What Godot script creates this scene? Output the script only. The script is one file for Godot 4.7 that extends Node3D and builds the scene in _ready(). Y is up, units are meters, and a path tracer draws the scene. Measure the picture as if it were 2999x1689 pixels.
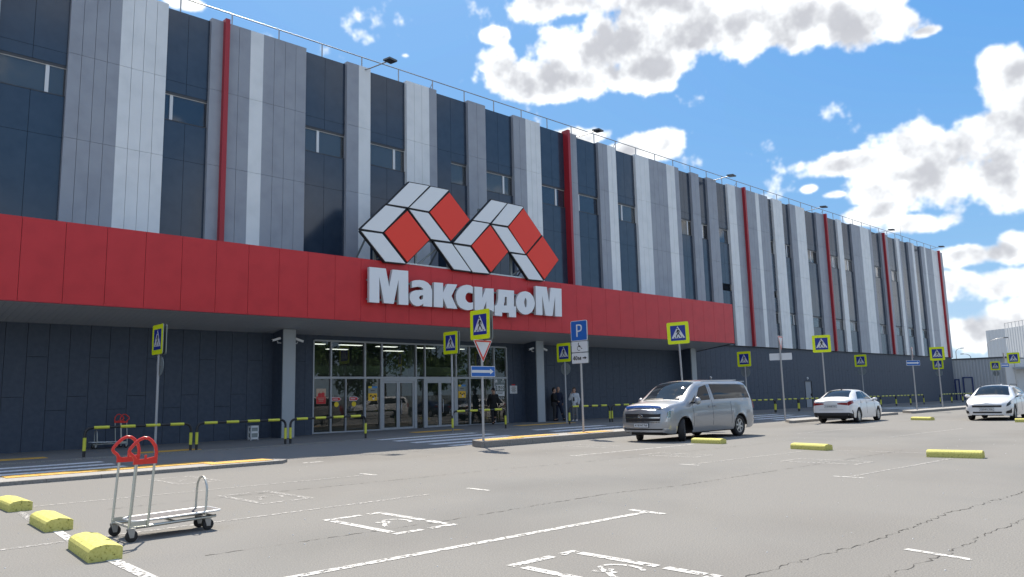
extends Node3D
# A store front with a striped metal facade, seen across its car park. x runs along the facade, the facade stands at z = -28, y is up.

const ZD := -28.0      # front of the recessed dark panels
const ZP := -27.83     # front of the proud grey and white panels
const ZC := -25.2      # front of the red canopy
const TOP := 16.2
var M := {}
var used := {}
var rng := RandomNumberGenerator.new()
var unit := BoxMesh.new()
var store: Node3D

# ------------------------------------------------------------------ helpers
func numbered(called: String) -> String:
	var n: int = used.get(called, 0)
	used[called] = n + 1
	return called if n == 0 else "%s_%03d" % [called, n]

func tag(o: Node, label := "", category := "", group := "", kind := "") -> Node:
	if label: o.set_meta("label", label)
	if category: o.set_meta("category", category)
	if group: o.set_meta("group", group)
	if kind: o.set_meta("kind", kind)
	return o

func thing(called: String, label: String, category: String, at := Vector3.ZERO, turn := 0.0, group := "") -> Node3D:
	var o := Node3D.new()
	o.name = numbered(called)
	add_child(o)
	o.position = at
	o.rotation.y = turn
	tag(o, label, category, group)
	return o

func copy(src: Node3D, label: String, at: Vector3, turn: float, base := "") -> Node3D:
	var o: Node3D = src.duplicate()
	o.name = numbered(base if base else String(src.name).rstrip("0123456789").rstrip("_"))
	add_child(o)
	o.position = at
	o.rotation.y = turn
	o.set_meta("label", label)
	return o

func part(parent: Node, called: String, mesh: Mesh, m: Material, at := Vector3.ZERO, rot := Vector3.ZERO) -> MeshInstance3D:
	var o := MeshInstance3D.new()
	o.name = called
	o.mesh = mesh
	o.material_override = m
	parent.add_child(o, true)
	o.position = at
	o.rotation = rot
	return o

func bx(parent: Node, called: String, c: Vector3, s: Vector3, m: Material, rot := Vector3.ZERO) -> MeshInstance3D:
	var o := part(parent, called, unit, m, c, rot)
	o.scale = s
	return o

func span(parent: Node, called: String, x0: float, x1: float, y0: float, y1: float, z0: float, z1: float, m: Material) -> MeshInstance3D:
	return bx(parent, called, Vector3((x0 + x1) / 2, (y0 + y1) / 2, (z0 + z1) / 2), Vector3(absf(x1 - x0), absf(y1 - y0), absf(z1 - z0)), m)

func structure(called: String, mesh: Mesh, m: Material, at := Vector3.ZERO) -> MeshInstance3D:
	var o := part(self, numbered(called), mesh, m, at)
	o.set_meta("kind", "structure")
	return o

func begin(flat := true) -> SurfaceTool:
	var st := SurfaceTool.new()
	st.begin(Mesh.PRIMITIVE_TRIANGLES)
	st.set_smooth_group(-1 if flat else 0)
	return st

func done(st: SurfaceTool) -> ArrayMesh:
	st.generate_normals()
	return st.commit()

func tri(st: SurfaceTool, a: Vector3, b: Vector3, c: Vector3) -> void:      # counter-clockwise from outside
	st.add_vertex(a); st.add_vertex(c); st.add_vertex(b)

func quad(st: SurfaceTool, a: Vector3, b: Vector3, c: Vector3, d: Vector3) -> void:
	tri(st, a, b, c); tri(st, a, c, d)

func grid(st: SurfaceTool, rows: Array, closed := false) -> void:          # rows of points; columns run to the right and rows upwards as seen from outside
	for j in rows.size() - 1:
		var lo: Array = rows[j]
		var hi: Array = rows[j + 1]
		for i in (lo.size() if closed else lo.size() - 1):
			var k: int = (i + 1) % lo.size()
			quad(st, lo[i], lo[k], hi[k], hi[i])

func tube_into(st: SurfaceTool, pts: Array, r, sides := 8, caps := true) -> void:
	var n := pts.size()
	var side := Vector3.ZERO
	var rings := []
	for i in n:
		var t: Vector3 = (pts[mini(i + 1, n - 1)] - pts[maxi(i - 1, 0)]).normalized()
		if side == Vector3.ZERO:
			side = t.cross(Vector3.UP if absf(t.y) < 0.9 else Vector3.RIGHT).normalized()
		side = (side - t * side.dot(t)).normalized()
		var up := side.cross(t)
		var rr: float = r[i] if r is Array else r
		var ring := []
		for k in sides:
			var a := TAU * k / sides
			ring.append(pts[i] + (side * cos(a) + up * sin(a)) * rr)
		rings.append(ring)
	rings.reverse()
	grid(st, rings, true)
	if caps:
		for e in [0, n - 1]:
			var ring: Array = rings[e]
			var c := Vector3.ZERO
			for p in ring: c += p
			c /= sides
			for k in sides:
				if e == 0: tri(st, c, ring[(k + 1) % sides], ring[k])
				else: tri(st, c, ring[k], ring[(k + 1) % sides])

func tube(pts: Array, r, sides := 8) -> ArrayMesh:
	var st := begin(false)
	tube_into(st, pts, r, sides, false)
	st.set_smooth_group(-1)
	var n := pts.size()
	for e in [0, n - 1]:
		var t: Vector3 = (pts[1] - pts[0]).normalized() if e == 0 else (pts[n - 1] - pts[n - 2]).normalized()
		var s := t.cross(Vector3.UP if absf(t.y) < 0.9 else Vector3.RIGHT).normalized()
		var u := s.cross(t)
		var rr: float = r[e] if r is Array else r
		for k in sides:
			var a := TAU * k / sides
			var b := TAU * (k + 1) / sides
			var p: Vector3 = pts[e] + (s * cos(a) + u * sin(a)) * rr
			var q2: Vector3 = pts[e] + (s * cos(b) + u * sin(b)) * rr
			if e == 0: tri(st, pts[e], p, q2)
			else: tri(st, pts[e], q2, p)
	return done(st)

func prism(poly: PackedVector2Array, z0: float, z1: float, holes := []) -> ArrayMesh:   # outline in x, y (either way round), from z0 to z1, z1 faces the viewer
	var st := begin(true)
	var p := poly.duplicate()
	if Geometry2D.is_polygon_clockwise(p): p.reverse()
	var loops := [p]
	var whole := p.duplicate()
	for h in holes:
		var hp: PackedVector2Array = h.duplicate()
		if not Geometry2D.is_polygon_clockwise(hp): hp.reverse()
		loops.append(hp)
		var best := [0, 0, 1e9]
		for i in whole.size():
			for j in hp.size():
				var d := whole[i].distance_squared_to(hp[j])
				if d < best[2]: best = [i, j, d]
		var joined := PackedVector2Array()
		for i in best[0] + 1: joined.append(whole[i])
		for j in hp.size(): joined.append(hp[(best[1] + j) % hp.size()])
		var dir: Vector2 = (hp[best[1]] - whole[best[0]]).normalized().orthogonal() * 0.0006
		joined.append(hp[best[1]] + dir)
		joined.append(whole[best[0]] + dir)
		for i in range(best[0] + 1, whole.size()): joined.append(whole[i])
		whole = joined
	var tr := Geometry2D.triangulate_polygon(whole)
	if tr.is_empty():
		var back := whole.duplicate(); back.reverse()
		tr = Geometry2D.triangulate_polygon(back); whole = back
	for i in range(0, tr.size(), 3):
		var a := whole[tr[i]]; var b := whole[tr[i + 1]]; var c := whole[tr[i + 2]]
		if (b - a).cross(c - a) < 0:
			var t := b; b = c; c = t
		tri(st, Vector3(a.x, a.y, z1), Vector3(b.x, b.y, z1), Vector3(c.x, c.y, z1))
		tri(st, Vector3(a.x, a.y, z0), Vector3(c.x, c.y, z0), Vector3(b.x, b.y, z0))
	for lp in loops:
		for i in lp.size():
			var a: Vector2 = lp[i]; var b: Vector2 = lp[(i + 1) % lp.size()]
			quad(st, Vector3(a.x, a.y, z0), Vector3(b.x, b.y, z0), Vector3(b.x, b.y, z1), Vector3(a.x, a.y, z1))
	return done(st)

func flat_list(a: Array) -> PackedVector2Array:
	var p := PackedVector2Array()
	for i in range(0, a.size(), 2): p.append(Vector2(a[i], a[i + 1]))
	return p

func round_rect(w: float, h: float, r: float, seg := 4) -> PackedVector2Array:
	var p := PackedVector2Array()
	for c in 4:
		var cx := (w / 2 - r) * (1 if c in [0, 3] else -1)
		var cy := (h / 2 - r) * (1 if c in [0, 1] else -1)
		for k in seg + 1:
			var a := PI / 2 * (c + float(k) / seg)
			p.append(Vector2(cx + cos(a) * r, cy + sin(a) * r))
	return p

func disc(r: float, n := 20, c := Vector2.ZERO) -> PackedVector2Array:
	var p := PackedVector2Array()
	for k in n: p.append(c + Vector2(cos(TAU * k / n), sin(TAU * k / n)) * r)
	return p

func lin(r: float, g: float, b: float, a := 1.0) -> Color:
	var c := Color(r, g, b).linear_to_srgb()
	c.a = a
	return c

func mat(key: String, r: float, g: float, b: float, rough := 0.6, metal := 0.0, spec := 0.5) -> StandardMaterial3D:
	var m := StandardMaterial3D.new()
	m.resource_name = key
	m.albedo_color = lin(r, g, b)
	m.roughness = rough
	m.metallic = metal
	m.metallic_specular = spec
	M[key] = m
	return m

func noise_tex(size: int, freq: float, oct: int, ramp: Array, seed_: int, normal := false, bump := 1.0) -> NoiseTexture2D:
	var n := FastNoiseLite.new()
	n.seed = seed_
	n.frequency = freq
	n.fractal_octaves = oct
	n.noise_type = FastNoiseLite.TYPE_SIMPLEX_SMOOTH
	var t := NoiseTexture2D.new()
	t.width = size; t.height = size
	t.seamless = true
	t.noise = n
	t.as_normal_map = normal
	t.bump_strength = bump
	if not ramp.is_empty():
		var g := Gradient.new()
		g.offsets = PackedFloat32Array(ramp[0])
		var cs := PackedColorArray()
		for c in ramp[1]: cs.append(c)
		g.colors = cs
		t.color_ramp = g
	return t

func world_map(m: StandardMaterial3D, metres: float) -> void:
	m.uv1_triplanar = true
	m.uv1_world_triplanar = true
	m.uv1_scale = Vector3.ONE / metres

func piece(xs: Array, ys: Array, x: float) -> float:
	if x <= xs[0]: return ys[0]
	for i in xs.size() - 1:
		if x <= xs[i + 1]: return lerpf(ys[i], ys[i + 1], (x - xs[i]) / (xs[i + 1] - xs[i]))
	return ys[-1]

# the car park is level; the service lane rises gently to the entrance
func lane_edge(x: float) -> float:
	return piece([-20.0, 5.0, 12.0, 17.0, 24.0, 32.0, 45.0, 60.0, 90.0], [0.03, 0.04, 0.06, 0.11, 0.15, 0.14, 0.12, 0.08, 0.0], x)

func ground(x: float, z: float) -> float:
	return lane_edge(x) * smoothstep(-18.8, -23.6, z)

func walk(x: float, z: float) -> float:
	return lane_edge(x) + 0.03 + 0.055 * clampf((-23.6 - z) / 4.4, 0.0, 1.0)

# ------------------------------------------------------------------ run
func _ready() -> void:
	rng.seed = 7
	view_and_light()
	materials()
	ground_and_roads()
	build_store()
	brand()
	far_buildings()
	opposite_side()
	islands()
	markings()
	signs()
	barriers()
	wheel_stops()
	carts()
	vehicles()
	people()
	small_things()

func view_and_light() -> void:
	var cam := Camera3D.new()
	cam.name = "camera"
	add_child(cam)
	cam.keep_aspect = Camera3D.KEEP_HEIGHT
	cam.fov = 41.35
	cam.near = 0.1
	cam.far = 900.0
	cam.transform = Transform3D(Basis(Vector3(0.72935869, -0.02415219, 0.68370503), Vector3(-0.08019219, 0.98946898, 0.12050039), Vector3(-0.67941527, -0.14271581, 0.71974099)), Vector3(0, 1.4, 0))
	var sun := DirectionalLight3D.new()
	sun.name = "sun"
	add_child(sun)
	var to_sun := Vector3(0.385, 1.0, -0.575).normalized()
	sun.look_at_from_position(to_sun * 50.0, Vector3.ZERO, Vector3.RIGHT)
	sun.light_energy = 1.5
	sun.light_color = Color(1.0, 0.955, 0.89)
	sun.light_angular_distance = 0.55
	sun.shadow_enabled = true
	var env := Environment.new()
	env.background_mode = Environment.BG_SKY
	env.tonemap_mode = Environment.TONE_MAPPER_LINEAR
	env.tonemap_exposure = 1.66
	env.sdfgi_enabled = true
	env.ssao_enabled = true
	env.ssil_enabled = true
	var sky := Sky.new()
	var sm := PanoramaSkyMaterial.new()
	sm.panorama = ImageTexture.create_from_image(sky_image())
	sky.sky_material = sm
	env.sky = sky
	var we := WorldEnvironment.new()
	we.name = "environment"
	we.environment = env
	add_child(we)

# clouds: azimuth from -z towards +x, elevation, half widths, in degrees
const CLOUDS := [[49.84, 25.41, 5.52, 2.92], [55.1, 25.64, 5.9, 3.25], [61.04, 25.56, 6.33, 2.79], [66.6, 24.89, 5.11, 2.22], [70.46, 23.87, 3.62, 1.7], [45.07, 23.59, 4.05, 1.65], [42.75, 24.88, 1.89, 1.36], [42.48, 26.38, 1.26, 0.75], [47.86, 22.78, 3.7, 1.24], [54.04, 23.17, 3.58, 1.35], [47.45, 28.35, 3.77, 1.55], [73.59, 22.92, 1.16, 0.38], [56.87, 29.47, 11.33, 2.71], [77.83, 19.7, 1.66, 1.63], [78.25, 17.66, 2.43, 2.58], [76.32, 15.86, 3.34, 2.19], [72.13, 15.6, 3.43, 1.91], [67.63, 15.45, 3.47, 0.85], [70.72, 13.46, 3.27, 1.57], [74.67, 12.86, 3.64, 2.26], [77.74, 12.85, 2.43, 2.91], [69.34, 11.77, 2.17, 0.93], [72.4, 10.85, 3.15, 0.78], [80.86, 15.14, 2.98, 4.13], [48.79, 19.2, 2.29, 0.85], [54.37, 18.34, 2.6, 1.24], [51.94, 17.86, 1.8, 0.71], [74.91, 8.46, 2.76, 0.89], [77.31, 8.67, 1.83, 1.23], [74.71, 6.43, 3.57, 1.27], [76.83, 3.98, 3.38, 1.73], [74.2, 3.4, 2.56, 1.52], [79.86, 5.91, 2.97, 2.86], [19.35, 27.03, 1.62, 0.54], [57.76, 24.87, 0.35, 0.24], [65.28, 14.04, 0.58, 0.33], [66.94, 13.43, 0.87, 0.27], [35.41, 25.1, 0.37, 0.16]]
var cloud_bins := []
var puff := FastNoiseLite.new()
var wisp := FastNoiseLite.new()

func sky_image() -> Image:
	puff.seed = 21; puff.frequency = 11.0; puff.fractal_octaves = 7; puff.fractal_gain = 0.6; puff.noise_type = FastNoiseLite.TYPE_SIMPLEX_SMOOTH
	wisp.seed = 5; wisp.frequency = 3.2; wisp.fractal_octaves = 4
	var all := CLOUDS.duplicate()
	var r := RandomNumberGenerator.new()
	r.seed = 11
	for c in 85:                                   # unseen heaps of the same kind, their number raised to whiten the light
		var az := r.randf_range(92.0, 358.0)
		var el := rad_to_deg(asin(r.randf_range(0.06, 0.99)))
		for k in r.randi_range(4, 8):
			var s := r.randf_range(0.6, 1.3)
			all.append([az + r.randf_range(-9, 9) / maxf(0.25, cos(deg_to_rad(el))), el + r.randf_range(-2.5, 3.5), 5.5 * s / maxf(0.25, cos(deg_to_rad(el))), 2.7 * s])
	for b in 72: cloud_bins.append([])
	for c in all:
		for b in 72:
			var d := absf(wrapf(b * 5.0 + 2.5 - c[0], -180.0, 180.0))
			if d < c[2] * 1.6 + 4.0: cloud_bins[b].append(c)
	var small := sky_part(1024, 512, 0, 1024, 0, 262)
	var img := Image.create(1024, 512, false, Image.FORMAT_RGB8)
	img.fill(Color(0.45, 0.47, 0.48))
	img.blit_rect(small, Rect2i(0, 0, 1024, 262), Vector2i.ZERO)
	img.resize(4096, 2048, Image.INTERPOLATE_CUBIC)
	var x0 := 60
	var x1 := 950
	var y0 := 620
	var fine := sky_part(4096, 2048, x0, x1, y0, 1024)
	img.blit_rect(fine, Rect2i(0, 0, x1 - x0, 1024 - y0), Vector2i(x0, y0))
	return img

func sky_part(w: int, h: int, x0: int, x1: int, y0: int, y1: int) -> Image:
	var data := PackedByteArray()
	data.resize((x1 - x0) * (y1 - y0) * 3)
	var at := 0
	var sun_dir := Vector3(0.385, 1.0, -0.575).normalized()
	for j in range(y0, y1):
		var el := PI / 2 - PI * (j + 0.5) / h
		var ce := cos(el)
		var se := sin(el)
		var eld := rad_to_deg(el)
		for i in range(x0, x1):
			var az := TAU * (i + 0.5) / w
			var d := Vector3(sin(az) * ce, se, -cos(az) * ce)
			var up := clampf(se, 0.0, 1.0)
			var t := pow(1.0 - up, 3.0)
			var s := maxf(0.0, d.dot(sun_dir))
			var glow := pow(s, 7.0) * 0.55
			# clear air, as linear light: deep blue aloft, paler to the horizon and round the sun
			var cr := lerpf(0.028, 0.27, t) + glow * 0.36
			var cg := lerpf(0.185, 0.43, t) + glow * 0.34
			var cb := lerpf(0.50, 0.56, t) + glow * 0.16
			if eld > -2.0:
				var azd := rad_to_deg(az)
				var n := puff.get_noise_3dv(d)
				var dens := -0.4
				var thick := 0.0
				for c in cloud_bins[int(azd / 5.0) % 72]:
					var dx: float = wrapf(azd - c[0], -180.0, 180.0) / c[2]
					var dy: float = (eld - c[1]) / c[3]
					var q := 1.0 - (dx * dx + dy * dy)
					if q > -1.3:
						dens = maxf(dens, q)
						thick += maxf(0.0, q)
				var low := smoothstep(9.0, 1.0, eld) * (0.35 + 0.4 * wisp.get_noise_3d(d.x * 2.0, d.y * 9.0, d.z * 2.0))
				var cover := smoothstep(-0.05, 0.5, dens + n * 1.5)
				var thin := clampf(low, 0.0, 0.75)
				if cover > 0.0 or thin > 0.0:
					var n2 := puff.get_noise_3d(d.x * 1.7 + 3.0, d.y * 1.7, d.z * 1.7)
					var body := smoothstep(0.25, 1.9, thick + n2 * 1.5 + n * 0.6)
					var wr := lerpf(0.80, 0.355, body) + 0.05 * n2
					var wg := lerpf(0.82, 0.365, body) + 0.05 * n2
					var wb := lerpf(0.83, 0.395, body) + 0.05 * n2
					cr = lerpf(lerpf(cr, 0.52, thin), wr, cover)
					cg = lerpf(lerpf(cg, 0.56, thin), wg, cover)
					cb = lerpf(lerpf(cb, 0.60, thin), wb, cover)
			for v in [cr, cg, cb]:
				data[at] = int(clampf((1.055 * pow(maxf(v, 0.0), 1.0 / 2.4) - 0.055) * 255.0 + 0.5, 0.0, 255.0))
				at += 1
	return Image.create_from_data(x1 - x0, y1 - y0, false, Image.FORMAT_RGB8, data)

func materials() -> void:
	var a := mat("asphalt", 1, 1, 1, 0.92, 0.0, 0.3)
	a.albedo_texture = noise_tex(2048, 0.16, 4, [[0.0, 0.35, 0.5, 0.62, 1.0], [lin(0.145, 0.143, 0.136), lin(0.185, 0.183, 0.175), lin(0.20, 0.198, 0.19), lin(0.215, 0.212, 0.203), lin(0.275, 0.272, 0.26)]], 3)
	a.normal_enabled = true
	a.normal_texture = noise_tex(1024, 0.22, 4, [], 4, true, 2.5)
	a.normal_scale = 0.35
	a.vertex_color_use_as_albedo = true
	world_map(a, 6.0)
	var sw := mat("paving", 1, 1, 1, 0.9, 0.0, 0.3)
	sw.albedo_texture = noise_tex(1024, 0.06, 4, [[0.0, 0.5, 1.0], [lin(0.13, 0.13, 0.13), lin(0.17, 0.168, 0.165), lin(0.21, 0.205, 0.2)]], 9)
	world_map(sw, 4.0)
	var con := mat("concrete", 1, 1, 1, 0.9, 0.0, 0.3)
	con.albedo_texture = noise_tex(1024, 0.03, 5, [[0.0, 0.45, 1.0], [lin(0.16, 0.155, 0.145), lin(0.23, 0.225, 0.215), lin(0.30, 0.295, 0.28)]], 15)
	world_map(con, 1.7)
	var isl := mat("island_top", 1, 1, 1, 0.9, 0.0, 0.3)
	isl.albedo_texture = noise_tex(1024, 0.05, 4, [[0.0, 0.5, 1.0], [lin(0.27, 0.265, 0.25), lin(0.33, 0.325, 0.31), lin(0.39, 0.38, 0.365)]], 16)
	world_map(isl, 3.0)
	var paint := mat("road_paint", 1, 1, 1, 0.8, 0.0, 0.4)
	paint.albedo_texture = worn(0.62, 0.62, 0.60, 0.36, 31)
	paint.transparency = BaseMaterial3D.TRANSPARENCY_ALPHA_SCISSOR
	paint.alpha_scissor_threshold = 0.5
	world_map(paint, 1.9)
	var zp := mat("zebra_paint", 1, 1, 1, 0.8, 0.0, 0.4)
	zp.albedo_texture = worn(0.80, 0.80, 0.79, 0.27, 35)
	zp.transparency = BaseMaterial3D.TRANSPARENCY_ALPHA_SCISSOR
	zp.alpha_scissor_threshold = 0.5
	world_map(zp, 2.3)
	var faint := mat("faded_paint", 1, 1, 1, 0.85, 0.0, 0.4)
	faint.albedo_texture = worn(0.46, 0.455, 0.44, 0.47, 33)
	faint.transparency = BaseMaterial3D.TRANSPARENCY_ALPHA_SCISSOR
	faint.alpha_scissor_threshold = 0.5
	world_map(faint, 1.3)
	mat("crack", 0.085, 0.083, 0.08, 0.95, 0.0, 0.2)
	mat("seam", 0.15, 0.146, 0.14, 0.95, 0.0, 0.2)
	var tac := mat("tactile", 1, 1, 1, 0.8)
	tac.albedo_texture = noise_tex(256, 0.08, 4, [[0.0, 0.5, 1.0], [lin(0.45, 0.23, 0.03), lin(0.62, 0.36, 0.06), lin(0.70, 0.45, 0.12)]], 12)
	world_map(tac, 0.9)
	# facade metal
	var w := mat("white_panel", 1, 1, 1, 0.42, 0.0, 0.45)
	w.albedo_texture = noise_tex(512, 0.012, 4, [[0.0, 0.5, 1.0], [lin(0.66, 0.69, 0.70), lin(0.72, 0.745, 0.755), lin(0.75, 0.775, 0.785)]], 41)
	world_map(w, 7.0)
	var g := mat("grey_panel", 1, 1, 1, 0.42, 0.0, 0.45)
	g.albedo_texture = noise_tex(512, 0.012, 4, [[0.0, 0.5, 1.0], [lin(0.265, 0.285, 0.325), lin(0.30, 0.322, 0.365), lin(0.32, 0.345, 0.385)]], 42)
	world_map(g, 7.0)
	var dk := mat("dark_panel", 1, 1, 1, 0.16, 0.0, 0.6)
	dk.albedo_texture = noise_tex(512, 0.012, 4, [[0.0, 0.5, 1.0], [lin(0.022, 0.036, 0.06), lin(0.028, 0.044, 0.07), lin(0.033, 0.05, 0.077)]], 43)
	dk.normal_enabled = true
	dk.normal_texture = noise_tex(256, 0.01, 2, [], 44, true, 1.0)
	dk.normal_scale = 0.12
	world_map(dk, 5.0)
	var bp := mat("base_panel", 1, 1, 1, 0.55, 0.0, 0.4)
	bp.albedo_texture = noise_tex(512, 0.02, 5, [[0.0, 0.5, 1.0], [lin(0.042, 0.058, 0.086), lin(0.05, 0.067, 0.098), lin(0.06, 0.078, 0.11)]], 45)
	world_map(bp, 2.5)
	var rd := mat("red_panel", 1, 1, 1, 0.38, 0.0, 0.45)
	rd.albedo_texture = noise_tex(512, 0.012, 4, [[0.0, 0.5, 1.0], [lin(0.50, 0.026, 0.032), lin(0.55, 0.03, 0.036), lin(0.58, 0.033, 0.04)]], 46)
	world_map(rd, 6.0)
	mat("red_fin", 0.36, 0.016, 0.026, 0.4)
	mat("logo_red", 0.84, 0.042, 0.016, 0.35)
	mat("logo_white", 0.76, 0.79, 0.81, 0.4)
	mat("letter_face", 0.76, 0.79, 0.82, 0.4)
	mat("letter_side", 0.55, 0.56, 0.56, 0.5)
	mat("black", 0.012, 0.012, 0.014, 0.6)
	mat("backing", 0.014, 0.016, 0.02, 0.8)
	mat("soffit", 0.44, 0.46, 0.48, 0.5)
	mat("column", 0.34, 0.375, 0.40, 0.5)
	mat("frame", 0.36, 0.385, 0.42, 0.35, 0.3)
	mat("window_frame", 0.66, 0.68, 0.70, 0.4)
	mat("window_dark_frame", 0.05, 0.055, 0.065, 0.4)
	mat("blind_pale", 0.20, 0.235, 0.26, 0.8)
	mat("blind_blue", 0.05, 0.09, 0.16, 0.8)
	mat("blind_tan", 0.30, 0.25, 0.18, 0.8)
	mat("blind_white", 0.45, 0.46, 0.47, 0.8)
	mat("blind_black", 0.02, 0.022, 0.026, 0.8)
	var gl := mat("glass", 0.02, 0.03, 0.03, 0.0, 0.0, 0.62)
	gl.transparency = BaseMaterial3D.TRANSPARENCY_ALPHA
	gl.albedo_color = lin(0.015, 0.022, 0.022, 0.42)
	var wg := mat("window_glass", 0.02, 0.025, 0.03, 0.02, 0.0, 0.6)
	wg.transparency = BaseMaterial3D.TRANSPARENCY_ALPHA
	wg.albedo_color = lin(0.02, 0.025, 0.03, 0.25)
	mat("car_glass", 0.010, 0.013, 0.017, 0.02, 0.0, 0.5)
	mat("galvanised", 0.33, 0.34, 0.35, 0.42, 0.75)
	mat("pole_paint", 0.38, 0.385, 0.39, 0.5, 0.2)
	mat("sign_back", 0.26, 0.29, 0.29, 0.5, 0.4)
	mat("lime", 0.74, 0.84, 0.005, 0.5)
	mat("sign_blue", 0.008, 0.026, 0.26, 0.45)
	mat("sign_sky", 0.010, 0.11, 0.42, 0.45)
	mat("sign_white", 0.62, 0.64, 0.66, 0.5)
	mat("sign_red", 0.58, 0.045, 0.02, 0.5)
	mat("ink", 0.012, 0.012, 0.014, 0.6)
	mat("barrier_black", 0.018, 0.018, 0.02, 0.4)
	mat("barrier_yellow", 0.60, 0.60, 0.06, 0.5)
	var ws := mat("stop_yellow", 1, 1, 1, 0.8, 0.0, 0.3)
	ws.albedo_texture = noise_tex(512, 0.035, 5, [[0.0, 0.17, 0.24, 0.5, 1.0], [lin(0.07, 0.065, 0.03), lin(0.16, 0.15, 0.04), lin(0.50, 0.47, 0.13), lin(0.58, 0.55, 0.17), lin(0.62, 0.59, 0.22)]], 51)
	world_map(ws, 0.75)
	mat("cart_red", 0.60, 0.03, 0.022, 0.32)
	mat("cart_steel", 0.50, 0.51, 0.47, 0.38, 0.7)
	mat("cart_rim", 0.72, 0.74, 0.74, 0.35, 0.3)
	mat("cart_deck", 0.078, 0.08, 0.09, 0.55)
	mat("rubber", 0.018, 0.018, 0.02, 0.75)
	mat("steel_light", 0.55, 0.56, 0.56, 0.35, 0.6)
	mat("flood_grey", 0.12, 0.125, 0.13, 0.5, 0.3)
	mat("plastic_white", 0.66, 0.67, 0.67, 0.4)
	mat("skin", 0.42, 0.25, 0.18, 0.6)
	mat("cloth_black", 0.010, 0.010, 0.012, 0.9)
	mat("cloth_navy", 0.012, 0.018, 0.04, 0.9)
	mat("cloth_charcoal", 0.03, 0.031, 0.034, 0.9)
	mat("cloth_white", 0.55, 0.57, 0.60, 0.9)
	mat("cloth_grey", 0.16, 0.165, 0.175, 0.9)
	mat("hair_dark", 0.012, 0.010, 0.009, 0.8)
	mat("hair_grey", 0.14, 0.13, 0.12, 0.8)
	mat("hair_brown", 0.06, 0.035, 0.022, 0.8)
	mat("shed_white", 0.55, 0.57, 0.585, 0.5)
	mat("shed_grey", 0.36, 0.39, 0.42, 0.5)
	mat("door_blue", 0.012, 0.03, 0.14, 0.5)
	mat("door_grey", 0.26, 0.285, 0.32, 0.5)
	mat("lobby", 0.10, 0.105, 0.10, 0.8)
	mat("lobby_pale", 0.40, 0.46, 0.42, 0.7)
	mat("lobby_shelf", 0.10, 0.15, 0.11, 0.8)
	mat("poster_red", 0.52, 0.02, 0.025, 0.5)
	mat("poster_tan", 0.48, 0.36, 0.27, 0.5)
	mat("poster_yellow", 0.72, 0.44, 0.03, 0.5)
	mat("poster_blue", 0.05, 0.22, 0.50, 0.5)
	mat("poster_grey", 0.22, 0.24, 0.22, 0.5)
	mat("disc_yellow", 0.70, 0.52, 0.02, 0.5)
	var led := mat("lamp_glow", 0.9, 0.92, 0.88, 0.5)
	led.emission_enabled = true
	led.emission = Color(0.97, 1.0, 0.95)
	led.emission_energy_multiplier = 2.2
	mat("bark", 0.09, 0.07, 0.055, 0.9)
	for v in 3:
		var lf := mat("leaf%d" % v, [0.055, 0.07, 0.085][v], [0.12, 0.14, 0.15][v], [0.022, 0.026, 0.03][v], 0.6)
		lf.backlight_enabled = true
		lf.backlight = lin(0.06, 0.12, 0.02)
		lf.cull_mode = BaseMaterial3D.CULL_DISABLED

func worn(r: float, g: float, b: float, cut: float, seed_: int) -> ImageTexture:     # paint with chips missing: alpha is the wear
	var n := FastNoiseLite.new()
	n.seed = seed_; n.frequency = 0.035; n.fractal_octaves = 5; n.fractal_gain = 0.65
	var f := n.get_seamless_image(512, 512)
	f.convert(Image.FORMAT_L8)
	var src := f.get_data()
	var out := PackedByteArray()
	out.resize(512 * 512 * 4)
	var c := lin(r, g, b)
	for i in 512 * 512:
		var v := src[i] / 255.0
		var k := 0.93 + 0.12 * (v - 0.5)
		out[i * 4] = int(c.r * k * 255); out[i * 4 + 1] = int(c.g * k * 255); out[i * 4 + 2] = int(c.b * k * 255)
		out[i * 4 + 3] = 255 if v > cut else 0
	return ImageTexture.create_from_image(Image.create_from_data(512, 512, false, Image.FORMAT_RGBA8, out))

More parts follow.
